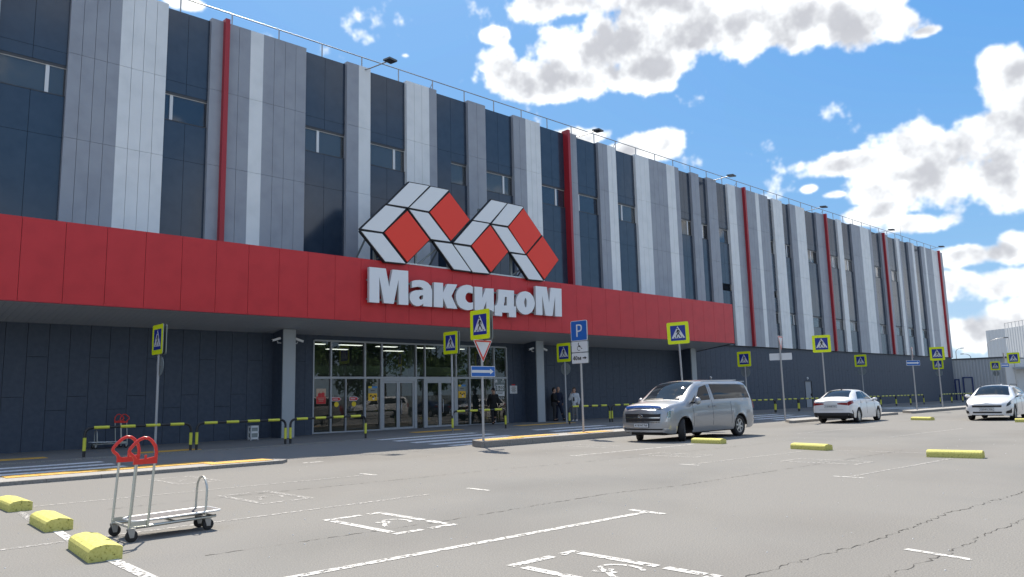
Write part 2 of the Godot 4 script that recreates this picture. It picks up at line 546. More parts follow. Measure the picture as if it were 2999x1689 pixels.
# ------------------------------------------------------------------ ground
func ground_and_roads() -> void:
	var xs := [-500.0, -250.0, -120.0, -60.0, -40.0, -30.0]
	var x := -24.0
	while x < 46.0:
		xs.append(x)
		x += 0.5 if x > -3.0 and x < 30.0 else 1.5
	xs.append_array([50.0, 55.0, 60.0, 65.0, 70.0, 76.0, 82.0, 88.0, 94.0, 105.0, 120.0, 150.0, 220.0, 350.0, 600.0])
	var zs := [-500.0, -250.0, -120.0, -75.0, -45.0, -30.0]
	var z := -28.0
	while z < 2.0:
		zs.append(z)
		z += 0.4 if z < -18.0 else 0.5
	zs.append_array([4.0, 8.0, 14.0, 22.0, 35.0, 60.0, 120.0, 250.0, 500.0])
	var n := FastNoiseLite.new()
	n.seed = 77; n.frequency = 0.09; n.fractal_octaves = 5; n.fractal_gain = 0.6
	var st := begin(false)
	for j in zs.size() - 1:
		for i in xs.size() - 1:
			var p := []
			for q in [[i, j + 1], [i + 1, j + 1], [i + 1, j], [i, j]]:
				p.append(Vector3(xs[q[0]], ground(xs[q[0]], zs[q[1]]), zs[q[1]]))
			for k in [0, 2, 1, 0, 3, 2]:
				var v: Vector3 = p[k]
				var t := 1.0 + 0.26 * n.get_noise_2d(v.x, v.z * 1.6) + 0.07 * n.get_noise_2d(v.x * 5.0, v.z * 5.0)
				var d := 0.03 * n.get_noise_2d(v.x + 90.0, v.z)
				st.set_color(Color(t + d, t, t - d))
				st.add_vertex(v)
	structure("parking_asphalt", done(st), M.asphalt)
	# the pavement along the facade
	st = begin(false)
	var rows := []
	for zz in [-23.72, -24.6, -25.6, -26.8, -28.0, -28.3]:
		var row := []
		var xx := -24.0
		while xx <= 93.0:
			row.append(Vector3(xx, walk(xx, zz), zz))
			xx += 1.5
		rows.append(row)
	grid(st, rows)
	var pv := structure("pavement", done(st), M.paving)
	for i in 117:                                   # kerb stones, one metre each
		var cx := -23.5 + i
		var y := lane_edge(cx)
		bx(pv, "kerb_stone", Vector3(cx, y - 0.06, -23.65), Vector3(0.985, 0.185, 0.15), M.concrete, Vector3(0, 0, atan(lane_edge(cx + 0.5) - lane_edge(cx - 0.5))))
	# expansion seams and cracks in the asphalt: thin lines of bitumen
	var lines := [[[3.0, -7.5, 4.74, -7.39, 5.67, -7.33, 7.46, -7.39, 8.79, -7.41, 10.32, -7.14, 14.0, -7.05, 19.0, -7.0], 0.03, "seam"], [[3.4, -12.0, 5.83, -11.91, 8.22, -11.78, 10.48, -11.7, 12.5, -11.39, 15.13, -11.22, 22.0, -11.0], 0.03, "seam"], [[10.0, -18.05, 12.5, -17.95, 14.7, -17.85], 0.05, "seam"],
		[[5.0, -3.31, 5.51, -3.27, 6.65, -3.2, 7.4, -3.13, 8.47, -3.12, 9.62, -3.16, 10.71, -3.08, 12.17, -3.01, 14.5, -2.9], 0.016, "crack"], [[5.6, -2.5, 6.18, -2.48, 6.62, -2.47, 7.33, -2.43, 7.95, -2.44, 8.5, -2.48, 9.02, -2.42, 9.72, -2.43, 11.0, -2.3], 0.014, "crack"]]
	for l in lines:
		var pts := flat_list(l[0])
		st = begin(true)
		var prev := []
		for i in pts.size() - 1:
			var len_ := pts[i].distance_to(pts[i + 1])
			var steps := maxi(2, int(len_ / 0.055))
			for k in steps:
				var c := pts[i].lerp(pts[i + 1], float(k) / steps)
				var dir := (pts[i + 1] - pts[i]).normalized().orthogonal()
				var wob: float = rng.randf_range(-1, 1) * (0.035 if l[2] == "crack" else 0.02)
				var hw: float = l[1] * rng.randf_range(0.05, 1.0) * 0.5
				if l[2] == "seam" and rng.randf() < 0.35: hw *= 0.1
				var cur := [c + dir * (wob - hw), c + dir * (wob + hw)]
				if not prev.is_empty():
					var q := []
					for w in [prev[0], cur[0], cur[1], prev[1]]: q.append(Vector3(w.x, ground(w.x, w.y) + 0.003, w.y))
					quad(st, q[0], q[1], q[2], q[3])
				prev = cur
		structure("asphalt_crack" if l[2] == "crack" else "asphalt_seam", done(st), M[l[2]])
	# white fluff and grit lying about
	var mm := MultiMesh.new()
	mm.transform_format = MultiMesh.TRANSFORM_3D
	mm.mesh = tube([Vector3.ZERO, Vector3(0, 0.012, 0)], [0.5, 0.32], 5)
	mm.instance_count = 420
	for i in 420:
		var px := rng.randf_range(1.5, 24.0)
		var pz := rng.randf_range(-16.5, -1.5)
		var s := rng.randf_range(0.006, 0.022)
		mm.set_instance_transform(i, Transform3D(Basis(Vector3.UP, rng.randf() * 6.0).scaled(Vector3(s, 0.5, s * 0.7)), Vector3(px, 0.0005, pz)))
	var mi := MultiMeshInstance3D.new()
	mi.name = "litter"
	mi.multimesh = mm
	mi.material_override = M.plastic_white
	add_child(mi)
	tag(mi, "white specks of fluff and grit scattered over the asphalt", "litter", "", "stuff")

func ribbon(a: Vector2, b: Vector2, w: float, lift := 0.004) -> ArrayMesh:
	var st := begin(false)
	var steps := maxi(1, int(a.distance_to(b) / 0.5))
	var side := (b - a).normalized().orthogonal() * w / 2
	var rows := [[], []]
	for k in steps + 1:
		var c := a.lerp(b, float(k) / steps)
		for s in 2:
			var p := c - side if s == 0 else c + side
			rows[s].append(Vector3(p.x, ground(p.x, p.y) + lift, p.y))
	grid(st, rows)
	return done(st)

func markings() -> void:
	var cfg := [[1.7, -9.48, 7.2, -9.54, 0.075, 1], [2.75, -13.3, 8.3, -13.08, 0.075, 1], [1.3, -6.05, 7.72, -5.88, 0.10, 0], [8.05, -9.68, 8.04, -9.14, 0.075, 0], [8.42, -13.45, 8.42, -12.87, 0.075, 0], [7.74, -6.16, 7.7, -5.62, 0.10, 0], [7.31, -2.76, 7.19, -2.2, 0.075, 0],
		[12.75, -5.87, 12.73, -5.35, 0.07, 0], [12.85, -5.6, 17.1, -5.41, 0.07, 1], [13.34, -9.3, 13.3, -8.8, 0.07, 0], [13.38, -9.06, 17.6, -8.8, 0.07, 1], [14.0, -12.93, 13.97, -12.5, 0.07, 0], [14.0, -12.75, 18.85, -12.6, 0.07, 0],
		[2.33, -8.0, 2.26, -3.0, 0.11, 0], [2.42, -10.4, 2.36, -9.55, 0.10, 0], [2.5, -12.8, 2.4, -11.5, 0.09, 1], [9.1, -17.05, 9.6, -17.02, 0.13, 0], [18.3, -8.3, 18.3, -6.0, 0.08, 1], [37.0, -12.2, 36.9, -9.6, 0.08, 1], [24.0, -9.2, 30.0, -9.0, 0.07, 1], [25.0, -12.6, 31.0, -12.4, 0.07, 1]]
	var groups := {}
	for c in cfg:
		var o := structure("parking_line", ribbon(Vector2(c[0], c[1]), Vector2(c[2], c[3]), c[4]), M.faded_paint if c[5] else M.road_paint)
		o.set_meta("group", "white parking bay lines")
	# bays for wheelchair users: a broken frame with the pictogram inside
	for b in [[5.25, -7.78, 0], [5.45, -11.4, 1], [5.7, -15.35, 1], [4.98, -4.2, 0], [16.95, -14.8, 1], [15.3, -10.75, 1], [15.3, -7.15, 1]]:
		var o := structure("bay_symbol", symbol_mesh(b[0], b[1]), M.faded_paint if b[2] else M.road_paint)
		o.set_meta("group", "painted wheelchair bay symbols")
	# zebra crossings on the service lane
	for zc in [[-0.5, 6.1, -20.2, 3, 0.95], [15.15, 19.6, -19.0, 5, 1.0], [22.2, 26.6, -19.4, 4, 1.0], [36.5, 42.5, -19.6, 4, 1.0], [56.0, 61.5, -19.6, 4, 1.0]]:
		for k in zc[3]:
			var zz: float = zc[2] - zc[4] * k
			var o := structure("zebra_stripe", ribbon(Vector2(zc[0], zz), Vector2(zc[1], zz - 0.05), 0.42, 0.005), M.zebra_paint)
			o.set_meta("group", "white zebra crossing stripes")

func symbol_mesh(cx: float, cz: float) -> ArrayMesh:
	var st := begin(false)
	var bars := [[-0.42, -0.74, 0.10, -0.74, 0.10], [0.2, -0.74, 0.42, -0.74, 0.10], [-0.42, 0.74, -0.05, 0.74, 0.10], [0.05, 0.74, 0.42, 0.74, 0.10], [-0.37, -0.62, -0.37, 0.62, 0.10], [0.37, -0.66, 0.37, 0.2, 0.10], [0.37, 0.28, 0.37, 0.66, 0.10],
		[-0.05, 0.02, 0.05, -0.02, 0.05], [-0.17, 0.18, -0.05, 0.02, 0.05], [-0.16, 0.18, -0.2, 0.27, 0.05], [-0.05, 0.02, -0.1, -0.1, 0.05]]
	for k in 9:
		var a := 0.5 + k * 0.5
		bars.append([0.10 + 0.14 * sin(a), 0.04 + 0.20 * cos(a), 0.10 + 0.14 * sin(a + 0.5), 0.04 + 0.20 * cos(a + 0.5), 0.045])
	for b in bars:
		var p := Vector2(cx + b[0], cz + b[1])
		var q := Vector2(cx + b[2], cz + b[3])
		var s: Vector2 = (q - p).normalized().orthogonal() * b[4] / 2
		var v := []
		for w in [p - s, q - s, q + s, p + s]: v.append(Vector3(w.x, ground(w.x, w.y) + 0.004, w.y))
		quad(st, v[0], v[1], v[2], v[3])
	return done(st)

# traffic islands: kerb stones round a paved top
func island(outline: PackedVector2Array, h: float, patches: Array) -> void:
	var n := outline.size()
	var st := begin(true)
	var top := PackedVector2Array()
	for p in outline: top.append(p)
	var inner: Array = Geometry2D.offset_polygon(top, -0.13)
	var ip: PackedVector2Array = inner[0]
	var tr := Geometry2D.triangulate_polygon(ip)
	for i in range(0, tr.size(), 3):
		var a := ip[tr[i]]; var b := ip[tr[i + 1]]; var c := ip[tr[i + 2]]
		if (b - a).cross(c - a) > 0:
			var t := b; b = c; c = t
		tri(st, Vector3(a.x, ground(a.x, a.y) + h - 0.004, a.y), Vector3(b.x, ground(b.x, b.y) + h - 0.004, b.y), Vector3(c.x, ground(c.x, c.y) + h - 0.004, c.y))
	var o := structure("traffic_island", done(st), M.island_top)
	for i in n:
		var a := outline[i]
		var b := outline[(i + 1) % n]
		var len_ := a.distance_to(b)
		var cnt := maxi(1, roundi(len_ / 1.0))
		var dir := (b - a) / len_
		var inw := dir.orthogonal()
		if not Geometry2D.is_point_in_polygon((a + b) / 2 + inw * 0.05, outline): inw = -inw
		for k in cnt:
			var c := a + dir * (len_ * (k + 0.5) / cnt) + inw * 0.07
			var y := ground(c.x, c.y)
			bx(o, "kerb_stone", Vector3(c.x, y + h / 2 - 0.05, c.y), Vector3(len_ / cnt - 0.008, h + 0.1 + rng.randf_range(-0.004, 0.004), 0.14), M.concrete, Vector3(0, -dir.angle(), 0))
	for p in patches:                                # yellow ribbed tiles, 0.3 m each
		var cols := int(p[2] / 0.3)
		for r in p[3]:
			for c in cols:
				var tx: float = p[0] + 0.3 * c
				var tz: float = p[1] - 0.3 * r
				var t := bx(o, "tactile_tile", Vector3(tx + 0.15, ground(tx, tz) + h + 0.002, tz - 0.15), Vector3(0.288, 0.012, 0.288), M.tactile)
				t.rotation.y = 0.004 * (rng.randf() - 0.5)

func islands() -> void:
	island(flat_list([-14.0, -17.42, 8.75, -17.38, 9.05, -17.75, 8.8, -18.25, 7.6, -18.75, 6.0, -18.9, -14.0, -18.9]), 0.075, [[3.3, -18.3, 2.4, 2], [7.2, -17.75, 1.5, 2], [5.7, -18.3, 1.8, 2]])
	island(flat_list([14.95, -17.18, 28.0, -17.3, 28.0, -18.6, 16.2, -18.6, 15.35, -18.2, 15.05, -17.7]), 0.185, [[15.35, -17.45, 1.5, 2], [17.0, -17.8, 1.8, 2], [19.6, -17.6, 1.8, 2]])
	island(flat_list([33.1, -16.9, 45.5, -16.9, 46.5, -17.5, 46.3, -18.1, 45.5, -18.4, 35.6, -18.4, 34.6, -18.0]), 0.11, [])
	island(flat_list([47.4, -16.75, 62.0, -16.75, 62.0, -18.2, 50.0, -18.2, 48.6, -17.8]), 0.14, [])
	island(flat_list([68.0, -16.9, 90.0, -16.9, 90.0, -18.3, 69.0, -18.3]), 0.14, [])
	# tactile tiles set in the pavement by the crossings
	var pv: Node = get_node("pavement")
	for p in [[1.8, -24.6, 3.6, 2], [7.6, -24.0, 1.8, 2], [18.2, -24.9, 2.4, 2], [23.9, -24.9, 2.1, 2], [26.1, -25.0, 1.5, 2]]:
		for r in p[3]:
			for c in int(p[2] / 0.3):
				var tx: float = p[0] + 0.3 * c + 0.15
				var tz: float = p[1] - 0.3 * r - 0.15
				bx(pv, "tactile_tile", Vector3(tx, walk(tx, tz) + 0.003, tz), Vector3(0.288, 0.012, 0.288), M.tactile)

# ------------------------------------------------------------------ the store
# type, start, panels; R is a red fin
const STRIPS := [["W", -12.4, 4], ["D", -10.8, 2], ["G", -8.8, 3], ["D", -7.4, 2], ["G", -5.6, 4], ["W", -4.0, 3], ["D", -2.6, 2], ["G", -0.7, 4], ["R", 0.9, 1], ["W", 1.1, 3], ["G", 2.4, 4], ["D", 3.98, 2], ["G", 5.98, 4], ["W", 7.57, 4], ["D", 9.14, 2], ["G", 10.74, 1], ["R", 11.2, 1], ["G", 11.38, 2], ["W", 12.31, 1], ["G", 12.85, 4], ["D", 14.73, 2], ["G", 16.68, 1], ["W", 17.28, 1], ["D", 17.88, 2], ["W", 19.84, 3], ["G", 21.14, 1], ["D", 21.59, 2], ["G", 23.55, 2], ["D", 24.70, 2], ["G", 26.65, 2], ["W", 27.55, 3], ["D", 28.65, 2], ["R", 30.66, 1], ["G", 30.84, 2], ["D", 31.59, 2], ["G", 33.48, 2], ["W", 34.31, 2], ["D", 35.10, 2], ["W", 37.0, 3], ["G", 38.37, 4], ["W", 40.24, 2], ["G", 41.15, 1], ["D", 41.61, 2], ["G", 43.03, 2], ["D", 43.96, 1], ["G", 44.98, 2], ["D", 46.12, 2], ["W", 47.58, 2], ["G", 48.60, 2], ["R", 49.56, 1], ["G", 49.76, 3], ["W", 51.43, 1], ["G", 51.94, 3], ["D", 53.27, 1], ["W", 54.05, 3], ["D", 55.5, 2], ["G", 56.75, 2], ["W", 57.70, 3], ["D", 59.27, 2], ["G", 61.27, 3], ["R", 62.75, 1], ["G", 62.95, 1], ["D", 63.28, 2], ["W", 65.29, 2], ["D", 66.16, 2], ["G", 68.14, 3], ["W", 70.05, 3], ["G", 71.95, 1], ["D", 72.57, 2], ["G", 74.59, 1], ["R", 75.1, 1], ["G", 75.3, 2], ["D", 76.39, 2], ["W", 78.50, 1], ["G", 79.18, 1], ["D", 79.55, 2], ["G", 81.60, 2], ["W", 82.65, 1], ["D", 83.25, 2], ["G", 85.16, 2], ["W", 86.07, 1], ["G", 86.56, 3], ["W", 88.36, 3], ["R", 90.2, 1], ["G", 90.4, 2], ["E", 91.7, 0]]
# dark strip start: mullion place from 0 to 1 (-1 none), blind, start and end of the window in the strip
const UPPER := {3.98: [0.73, "blind_pale", 0.0, 1.0], 9.14: [0.19, "blind_blue", 0.0, 1.0], 14.73: [0.36, "blind_pale", 0.0, 1.0], 17.88: [0.72, "blind_pale", 0.0, 1.0], 21.59: [-1.0, "blind_pale", 0.48, 1.0], 24.70: [0.70, "blind_pale", 0.0, 1.0], 28.65: [0.66, "blind_blue", 0.0, 1.0], 31.59: [0.14, "blind_blue", 0.0, 1.0], 35.10: [0.33, "blind_pale", 0.0, 1.0], 41.61: [0.72, "blind_tan", 0.0, 1.0], 43.96: [0.42, "blind_black", 0.0, 1.0], 46.12: [0.22, "blind_blue", 0.0, 1.0], 53.27: [-1.0, "blind_black", 0.0, 1.0], 55.5: [0.55, "blind_blue", 0.0, 1.0], 59.27: [0.48, "blind_black", 0.0, 1.0], 63.28: [0.5, "blind_white", 0.0, 1.0], 66.16: [0.55, "blind_white", 0.0, 1.0], 72.57: [0.4, "blind_white", 0.0, 1.0], 76.39: [0.4, "blind_white", 0.0, 1.0], -2.6: [0.3, "blind_pale", 0.0, 1.0], -7.4: [0.5, "blind_blue", 0.0, 1.0]}
const LOWER := {53.27: [0.3, "blind_black", 0.0, 1.0], 55.5: [0.8, "blind_pale", 0.0, 1.0], 59.27: [-1.0, "blind_pale", 0.0, 1.0], 63.28: [-1.0, "blind_white", 0.0, 1.0], 66.16: [0.7, "blind_white", 0.0, 1.0], 72.57: [0.6, "blind_white", 0.0, 1.0], 76.39: [-1.0, "blind_pale", 0.0, 1.0], 79.55: [-1.0, "blind_pale", 0.0, 1.0], 83.25: [-1.0, "blind_pale", 0.0, 1.0]}

func build_store() -> void:
	store = thing("store_building", "long store with striped dark, grey and white metal facade and red entrance canopy", "building")
	# shell
	span(store, "roof", -12.5, 91.7, 15.7, 16.0, -70, -28.16, M.backing)
	span(store, "rear_wall", -12.5, 91.7, 0, 15.7, -70, -69.7, M.shed_grey)
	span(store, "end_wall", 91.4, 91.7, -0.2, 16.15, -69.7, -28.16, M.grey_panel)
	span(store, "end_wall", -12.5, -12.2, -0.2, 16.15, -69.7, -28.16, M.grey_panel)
	span(store, "facade_backing", -12.5, 91.7, 4.0, 16.1, -28.4, -28.14, M.backing)
	span(store, "facade_backing", -12.5, 15.28, -0.2, 4.0, -28.4, -28.14, M.backing)
	span(store, "facade_backing", 25.98, 91.7, -0.2, 4.0, -28.4, -28.14, M.backing)
	# striped cladding
	for i in STRIPS.size() - 1:
		var s: Array = STRIPS[i]
		var x0: float = s[1]
		var x1: float = STRIPS[i + 1][1]
		var bottom := 6.6 if x0 < 42.5 else 4.66
		if s[0] == "R":
			span(store, "red_fin", x0, x1, bottom, TOP + 0.06, -28.1, -27.62, M.red_fin)
			continue
		var w: float = (x1 - x0) / s[2]
		var names_: Dictionary = {"W": "white_panel", "G": "grey_panel", "D": "dark_panel"}
		var called: String = names_[s[0]]
		for k in s[2]:
			var a: float = x0 + w * k + (0.0 if k == 0 else 0.006)
			var b: float = x0 + w * (k + 1) - (0.0 if k == s[2] - 1 else 0.006)
			var cuts := [TOP - (0.07 if s[0] == "D" else 0.0), 13.34, 10.37, 7.42, bottom]
			var holes := []
			if s[0] == "D":
				for set_ in [[UPPER, 12.9, 11.8], [LOWER, 7.4, 6.5]]:
					if set_[0].has(x0):
						var ws: Array = set_[0][x0]
						var h0: float = lerpf(x0, x1, ws[2])
						if b > h0 + 0.05: holes.append([set_[1], set_[2]])
				if x0 in [46.12, 53.27]: holes.append([8.95, 8.45])
			for r in cuts.size() - 1:
				var spans := [[cuts[r] - 0.005, cuts[r + 1] + 0.005]]
				for h in holes:
					var left := []
					for sp in spans:
						if h[0] >= sp[0] or h[1] <= sp[1]:
							if h[1] >= sp[0] or h[0] <= sp[1]: left.append(sp)
							elif h[0] >= sp[0]: left.append([h[1], sp[1]])
							else: left.append([sp[0], h[0]])
						else:
							left.append([sp[0], h[0]]); left.append([h[1], sp[1]])
					spans = left
				for sp in spans:
					if sp[0] - sp[1] > 0.04:
						var zf := ZD if s[0] == "D" else ZP
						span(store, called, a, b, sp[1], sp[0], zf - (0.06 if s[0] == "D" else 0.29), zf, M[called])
		if s[0] == "D":
			for set_ in [[UPPER, 12.9, 11.8], [LOWER, 7.4, 6.5]]:
				if set_[0].has(x0):
					var ws: Array = set_[0][x0]
					facade_window(lerpf(x0, x1, ws[2]), lerpf(x0, x1, ws[3]), set_[2], set_[1], ws[0], ws[1])
			if x0 in [46.12, 53.27]:
				for k in 5: bx(store, "louver_blade", Vector3((x0 + x1) / 2, 8.5 + 0.1 * k, -28.05), Vector3(x1 - x0 - 0.02, 0.012, 0.11), M.dark_panel, Vector3(0.6, 0, 0))
	# plinth of tall dark panels, joints staggered
	var joints := [1.38, 1.82, 3.08]
	var c := 0
	var x := -12.03
	while x < 91.2:
		var a := x + 0.006
		var b := x + 0.6 - 0.006
		if not (b > 15.3 and a < 25.96) and not (b > 57.3 and a < 58.75):
			var y1 := 4.32 if x < 42.8 else 4.64
			var j: float = joints[c % 3]
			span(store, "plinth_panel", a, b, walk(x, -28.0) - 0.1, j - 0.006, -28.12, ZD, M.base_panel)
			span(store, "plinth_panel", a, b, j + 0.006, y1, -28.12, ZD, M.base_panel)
		c += 1
		x += 0.6
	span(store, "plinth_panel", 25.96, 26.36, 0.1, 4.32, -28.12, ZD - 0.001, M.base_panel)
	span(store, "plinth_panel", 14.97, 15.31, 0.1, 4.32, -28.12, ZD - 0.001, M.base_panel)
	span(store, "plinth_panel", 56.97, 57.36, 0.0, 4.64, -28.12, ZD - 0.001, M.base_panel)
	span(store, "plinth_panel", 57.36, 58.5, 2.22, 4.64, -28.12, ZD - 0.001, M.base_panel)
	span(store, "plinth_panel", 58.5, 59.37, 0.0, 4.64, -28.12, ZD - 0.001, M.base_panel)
	span(store, "ledge", 42.85, 91.7, 4.635, 4.67, -28.2, -27.9, M.black)
	# service door
	var dr := span(store, "service_door", 57.42, 58.44, 0.19, 2.18, -28.1, -28.03, M.door_grey)
	dr.set_meta("label", "plain grey service door in the dark plinth")
	span(store, "door_frame", 57.36, 57.42, 0.15, 2.22, -28.1, -27.985, M.black)
	span(store, "door_frame", 58.44, 58.5, 0.15, 2.22, -28.1, -27.985, M.black)
	span(store, "door_frame", 57.42, 58.44, 2.18, 2.22, -28.1, -27.985, M.black)
	span(store, "door_handle", 58.3, 58.34, 1.05, 1.25, -28.03, -27.97, M.ink)
	canopy()
	entrance()
	railing()

func facade_window(x0: float, x1: float, y0: float, y1: float, mull: float, blind: String) -> void:
	var w := Node3D.new()
	w.name = "window"
	store.add_child(w, true)
	span(w, "blind", x0, x1, y0, y1, -28.135, -28.125, M[blind])
	span(w, "pane", x0 + 0.03, x1 - 0.03, y0 + 0.03, y1 - 0.08, -28.085, -28.08, M.window_glass)
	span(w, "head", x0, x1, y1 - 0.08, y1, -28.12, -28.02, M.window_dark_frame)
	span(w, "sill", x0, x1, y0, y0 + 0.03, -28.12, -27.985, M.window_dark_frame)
	span(w, "frame", x0, x1, y1 - 0.105, y1 - 0.08, -28.12, -28.06, M.window_frame)
	span(w, "frame", x0, x0 + 0.03, y0 + 0.03, y1 - 0.105, -28.12, -28.06, M.window_frame)
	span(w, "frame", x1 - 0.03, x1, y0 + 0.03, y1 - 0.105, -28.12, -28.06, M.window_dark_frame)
	if mull >= 0.0:
		var xm := lerpf(x0, x1, mull)
		span(w, "mullion", xm - 0.055, xm + 0.055, y0 + 0.03, y1 - 0.105, -28.12, -28.055, M.window_frame)

func canopy() -> void:
	var end := 42.75
	var x := 4.51 - 1.127 * 15
	while x < end - 0.1:
		var b := minf(x + 1.127, end)
		span(store, "canopy_panel", x + 0.006, b - 0.006, 4.5, 6.93, ZC - 0.06, ZC, M.red_panel)
		x += 1.127
	span(store, "canopy_side", end - 0.03, end + 0.03, 4.52, 6.92, -27.85, ZC - 0.062, M.red_panel)
	span(store, "canopy_core", -12.3, end - 0.04, 4.62, 6.88, -28.0, ZC - 0.08, M.backing)
	span(store, "canopy_roof", -12.3, end - 0.02, 6.885, 6.925, -28.0, ZC - 0.03, M.galvanised)
	# soffit boards rise from the wall to the red edge
	var a := atan2(0.34, 2.72)
	var len_ := Vector2(0.34, 2.72).length()
	x = -12.3
	while x < end - 0.1:
		bx(store, "soffit_board", Vector3(x + 0.1, 4.335, -26.63), Vector3(0.193, 0.03, len_), M.soffit, Vector3(-a, 0, 0))
		x += 0.2
	span(store, "canopy_edge", -12.3, end, 4.475, 4.5, ZC - 0.08, ZC + 0.004, M.red_fin)
	bx(store, "canopy_edge", Vector3(end, 4.32, -26.6), Vector3(0.05, 0.05, len_), M.black, Vector3(-a, 0, 0))
	for cx in [-13.65 + 0.1, 0.0 - 0.02, 13.57, 27.16, 40.77]:
		if cx < -12: continue
		var col := Node3D.new()
		col.name = "column"
		store.add_child(col, true)
		var y0 := walk(cx, -27.1) - 0.05
		span(col, "column_face", cx, cx + 0.51, y0, 4.24, -27.16, -27.1, M.column)
		span(col, "shade_toned_side", cx + 0.004, cx + 0.506, y0, 4.23, -28.0, -27.16, M.base_panel)  # same column, its side painted darker: the shade is put into the colour

func entrance() -> void:
	var zf := -28.0
	var y0 := 0.2
	var head := 3.93
	var e := Node3D.new()
	e.name = "entrance_glazing"
	store.add_child(e, true)
	# lobby behind the glass
	span(store, "lobby_floor", 13.0, 28.0, 0.1, 0.19, -37, -28.14, M.lobby)
	span(store, "lobby_ceiling", 13.0, 28.0, 4.3, 4.4, -37, -28.41, M.lobby)
	span(store, "lobby_wall", 13.0, 28.0, 0.19, 4.3, -37.1, -37.0, M.lobby)
	span(store, "lobby_wall", 12.9, 13.0, 0.19, 4.3, -37, -28.41, M.lobby)
	span(store, "lobby_wall", 28.0, 28.1, 0.19, 4.3, -37, -28.41, M.lobby)
	span(store, "lobby_column", 20.5, 20.75, 0.19, 4.3, -28.75, -28.5, M.lobby_pale)
	span(store, "lobby_partition", 23.62, 25.05, 0.19, 2.42, -28.6, -28.5, M.lobby)
	span(store, "lobby_bulkhead", 13.0, 28.0, 2.75, 3.2, -33.2, -33.0, M.lobby_shelf)
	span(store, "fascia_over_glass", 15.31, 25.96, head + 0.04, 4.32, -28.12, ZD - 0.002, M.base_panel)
	# uprights: x, width, from, to
	for v in [[15.34, 0.06, y0, head], [16.135, 0.07, y0, head], [17.75, 0.08, y0, head], [18.6, 0.07, 2.48, head], [20.41, 0.05, 2.48, head], [20.91, 0.05, 2.48, head], [22.71, 0.07, 2.48, head], [23.53, 0.06, y0, head], [25.1, 0.07, y0, head], [25.93, 0.06, y0, head], [16.83, 0.05, y0, 2.38], [22.74, 0.06, y0, 2.40]]:
		span(e, "mullion", v[0] - v[1] / 2, v[0] + v[1] / 2, v[2], v[3], zf - 0.1, zf + 0.02, M.frame)
	span(e, "transom", 15.37, 25.9, 2.385, 2.475, zf - 0.095, zf + 0.024, M.frame)
	span(e, "head_rail", 15.37, 25.9, head - 0.03, head + 0.04, zf - 0.095, zf + 0.016, M.frame)
	span(e, "bottom_rail", 15.37, 18.5, y0, y0 + 0.06, zf - 0.095, zf + 0.016, M.frame)
	span(e, "bottom_rail", 22.77, 25.9, y0, y0 + 0.06, zf - 0.095, zf + 0.016, M.frame)
	var ups := [15.37, 16.1, 17.71, 18.565, 20.385, 20.885, 22.675, 23.5, 25.065, 25.9]
	for i in ups.size() - 1:
		var a: float = ups[i] + (0.0 if i == 0 else 0.07)
		span(e, "pane", a, ups[i + 1], 2.475, head - 0.03, zf - 0.055, zf - 0.045, M.glass)
	for p in [[15.37, 16.1], [16.17, 16.805], [16.855, 17.71], [17.79, 18.5], [20.43, 20.82], [22.77, 23.5], [23.56, 25.065], [25.135, 25.9]]:
		span(e, "pane", p[0], p[1], y0 + 0.06, 2.385, zf - 0.055, zf - 0.045, M.glass)
	# two double doors
	for d in [[18.5, 20.43], [20.82, 22.71]]:
		var mid: float = (d[0] + d[1]) / 2 - 0.02
		span(e, "door_post", d[0], d[0] + 0.14, y0, 2.385, zf - 0.1, zf + 0.03, M.frame)
		span(e, "door_post", d[1] - 0.14, d[1], y0, 2.385, zf - 0.1, zf + 0.03, M.frame)
		span(e, "door_head", d[0] + 0.14, d[1] - 0.14, 2.29, 2.385, zf - 0.1, zf + 0.028, M.frame)
		for k in 2:
			var a: float = d[0] + 0.145 if k == 0 else mid + 0.004
			var b: float = mid - 0.004 if k == 0 else d[1] - 0.145
			var door := Node3D.new()
			door.name = "glass_door"
			store.add_child(door, true)
			span(door, "stile", a, a + 0.075, y0 + 0.01, 2.285, zf - 0.07, zf, M.frame)
			span(door, "stile", b - 0.075, b, y0 + 0.01, 2.285, zf - 0.07, zf, M.frame)
			span(door, "rail", a + 0.075, b - 0.075, y0 + 0.01, y0 + 0.1, zf - 0.068, zf - 0.002, M.frame)
			span(door, "rail", a + 0.075, b - 0.075, 2.2, 2.285, zf - 0.068, zf - 0.002, M.frame)
			span(door, "pane", a + 0.075, b - 0.075, y0 + 0.1, 2.2, zf - 0.04, zf - 0.03, M.glass)
			if k == 1:
				part(door, "handle", tube([Vector3(a + 0.13, 0.85, zf), Vector3(a + 0.13, 0.85, zf + 0.06), Vector3(a + 0.13, 1.45, zf + 0.06), Vector3(a + 0.13, 1.45, zf)], 0.016, 8), M.steel_light)
	# ceiling lamps in the lobby
	var n := 0
	for l in [[17.6, -32.2], [19.6, -32.2], [21.8, -32.4], [24.2, -32.4], [26.2, -32.4], [20.5, -35.0], [24.0, -35.0]]:
		var lamp := thing("ceiling_lamp", "lit lobby ceiling lamp, %s, seen through the upper entrance panes" % ["first from the first grey column", "second along the front row", "third along the front row", "fourth along the front row", "last of the front row", "first of the deeper row", "second of the deeper row"][n], "lamp", Vector3(l[0], 4.12, l[1]), 0, "lit lobby ceiling lamps")
		bx(lamp, "housing", Vector3(0, 0.06, 0), Vector3(1.2, 0.05, 0.32), M.plastic_white)
		bx(lamp, "diffuser", Vector3(0, 0.025, 0), Vector3(1.16, 0.02, 0.28), M.lamp_glow)
		var li := AreaLight3D.new()
		li.name = "glow"
		li.area_size = Vector2(1.1, 0.26)
		li.light_energy = 0.25
		li.light_color = Color(0.97, 1.0, 0.95)
		li.shadow_enabled = true
		lamp.add_child(li)
		li.rotation.x = -PI / 2
		n += 1

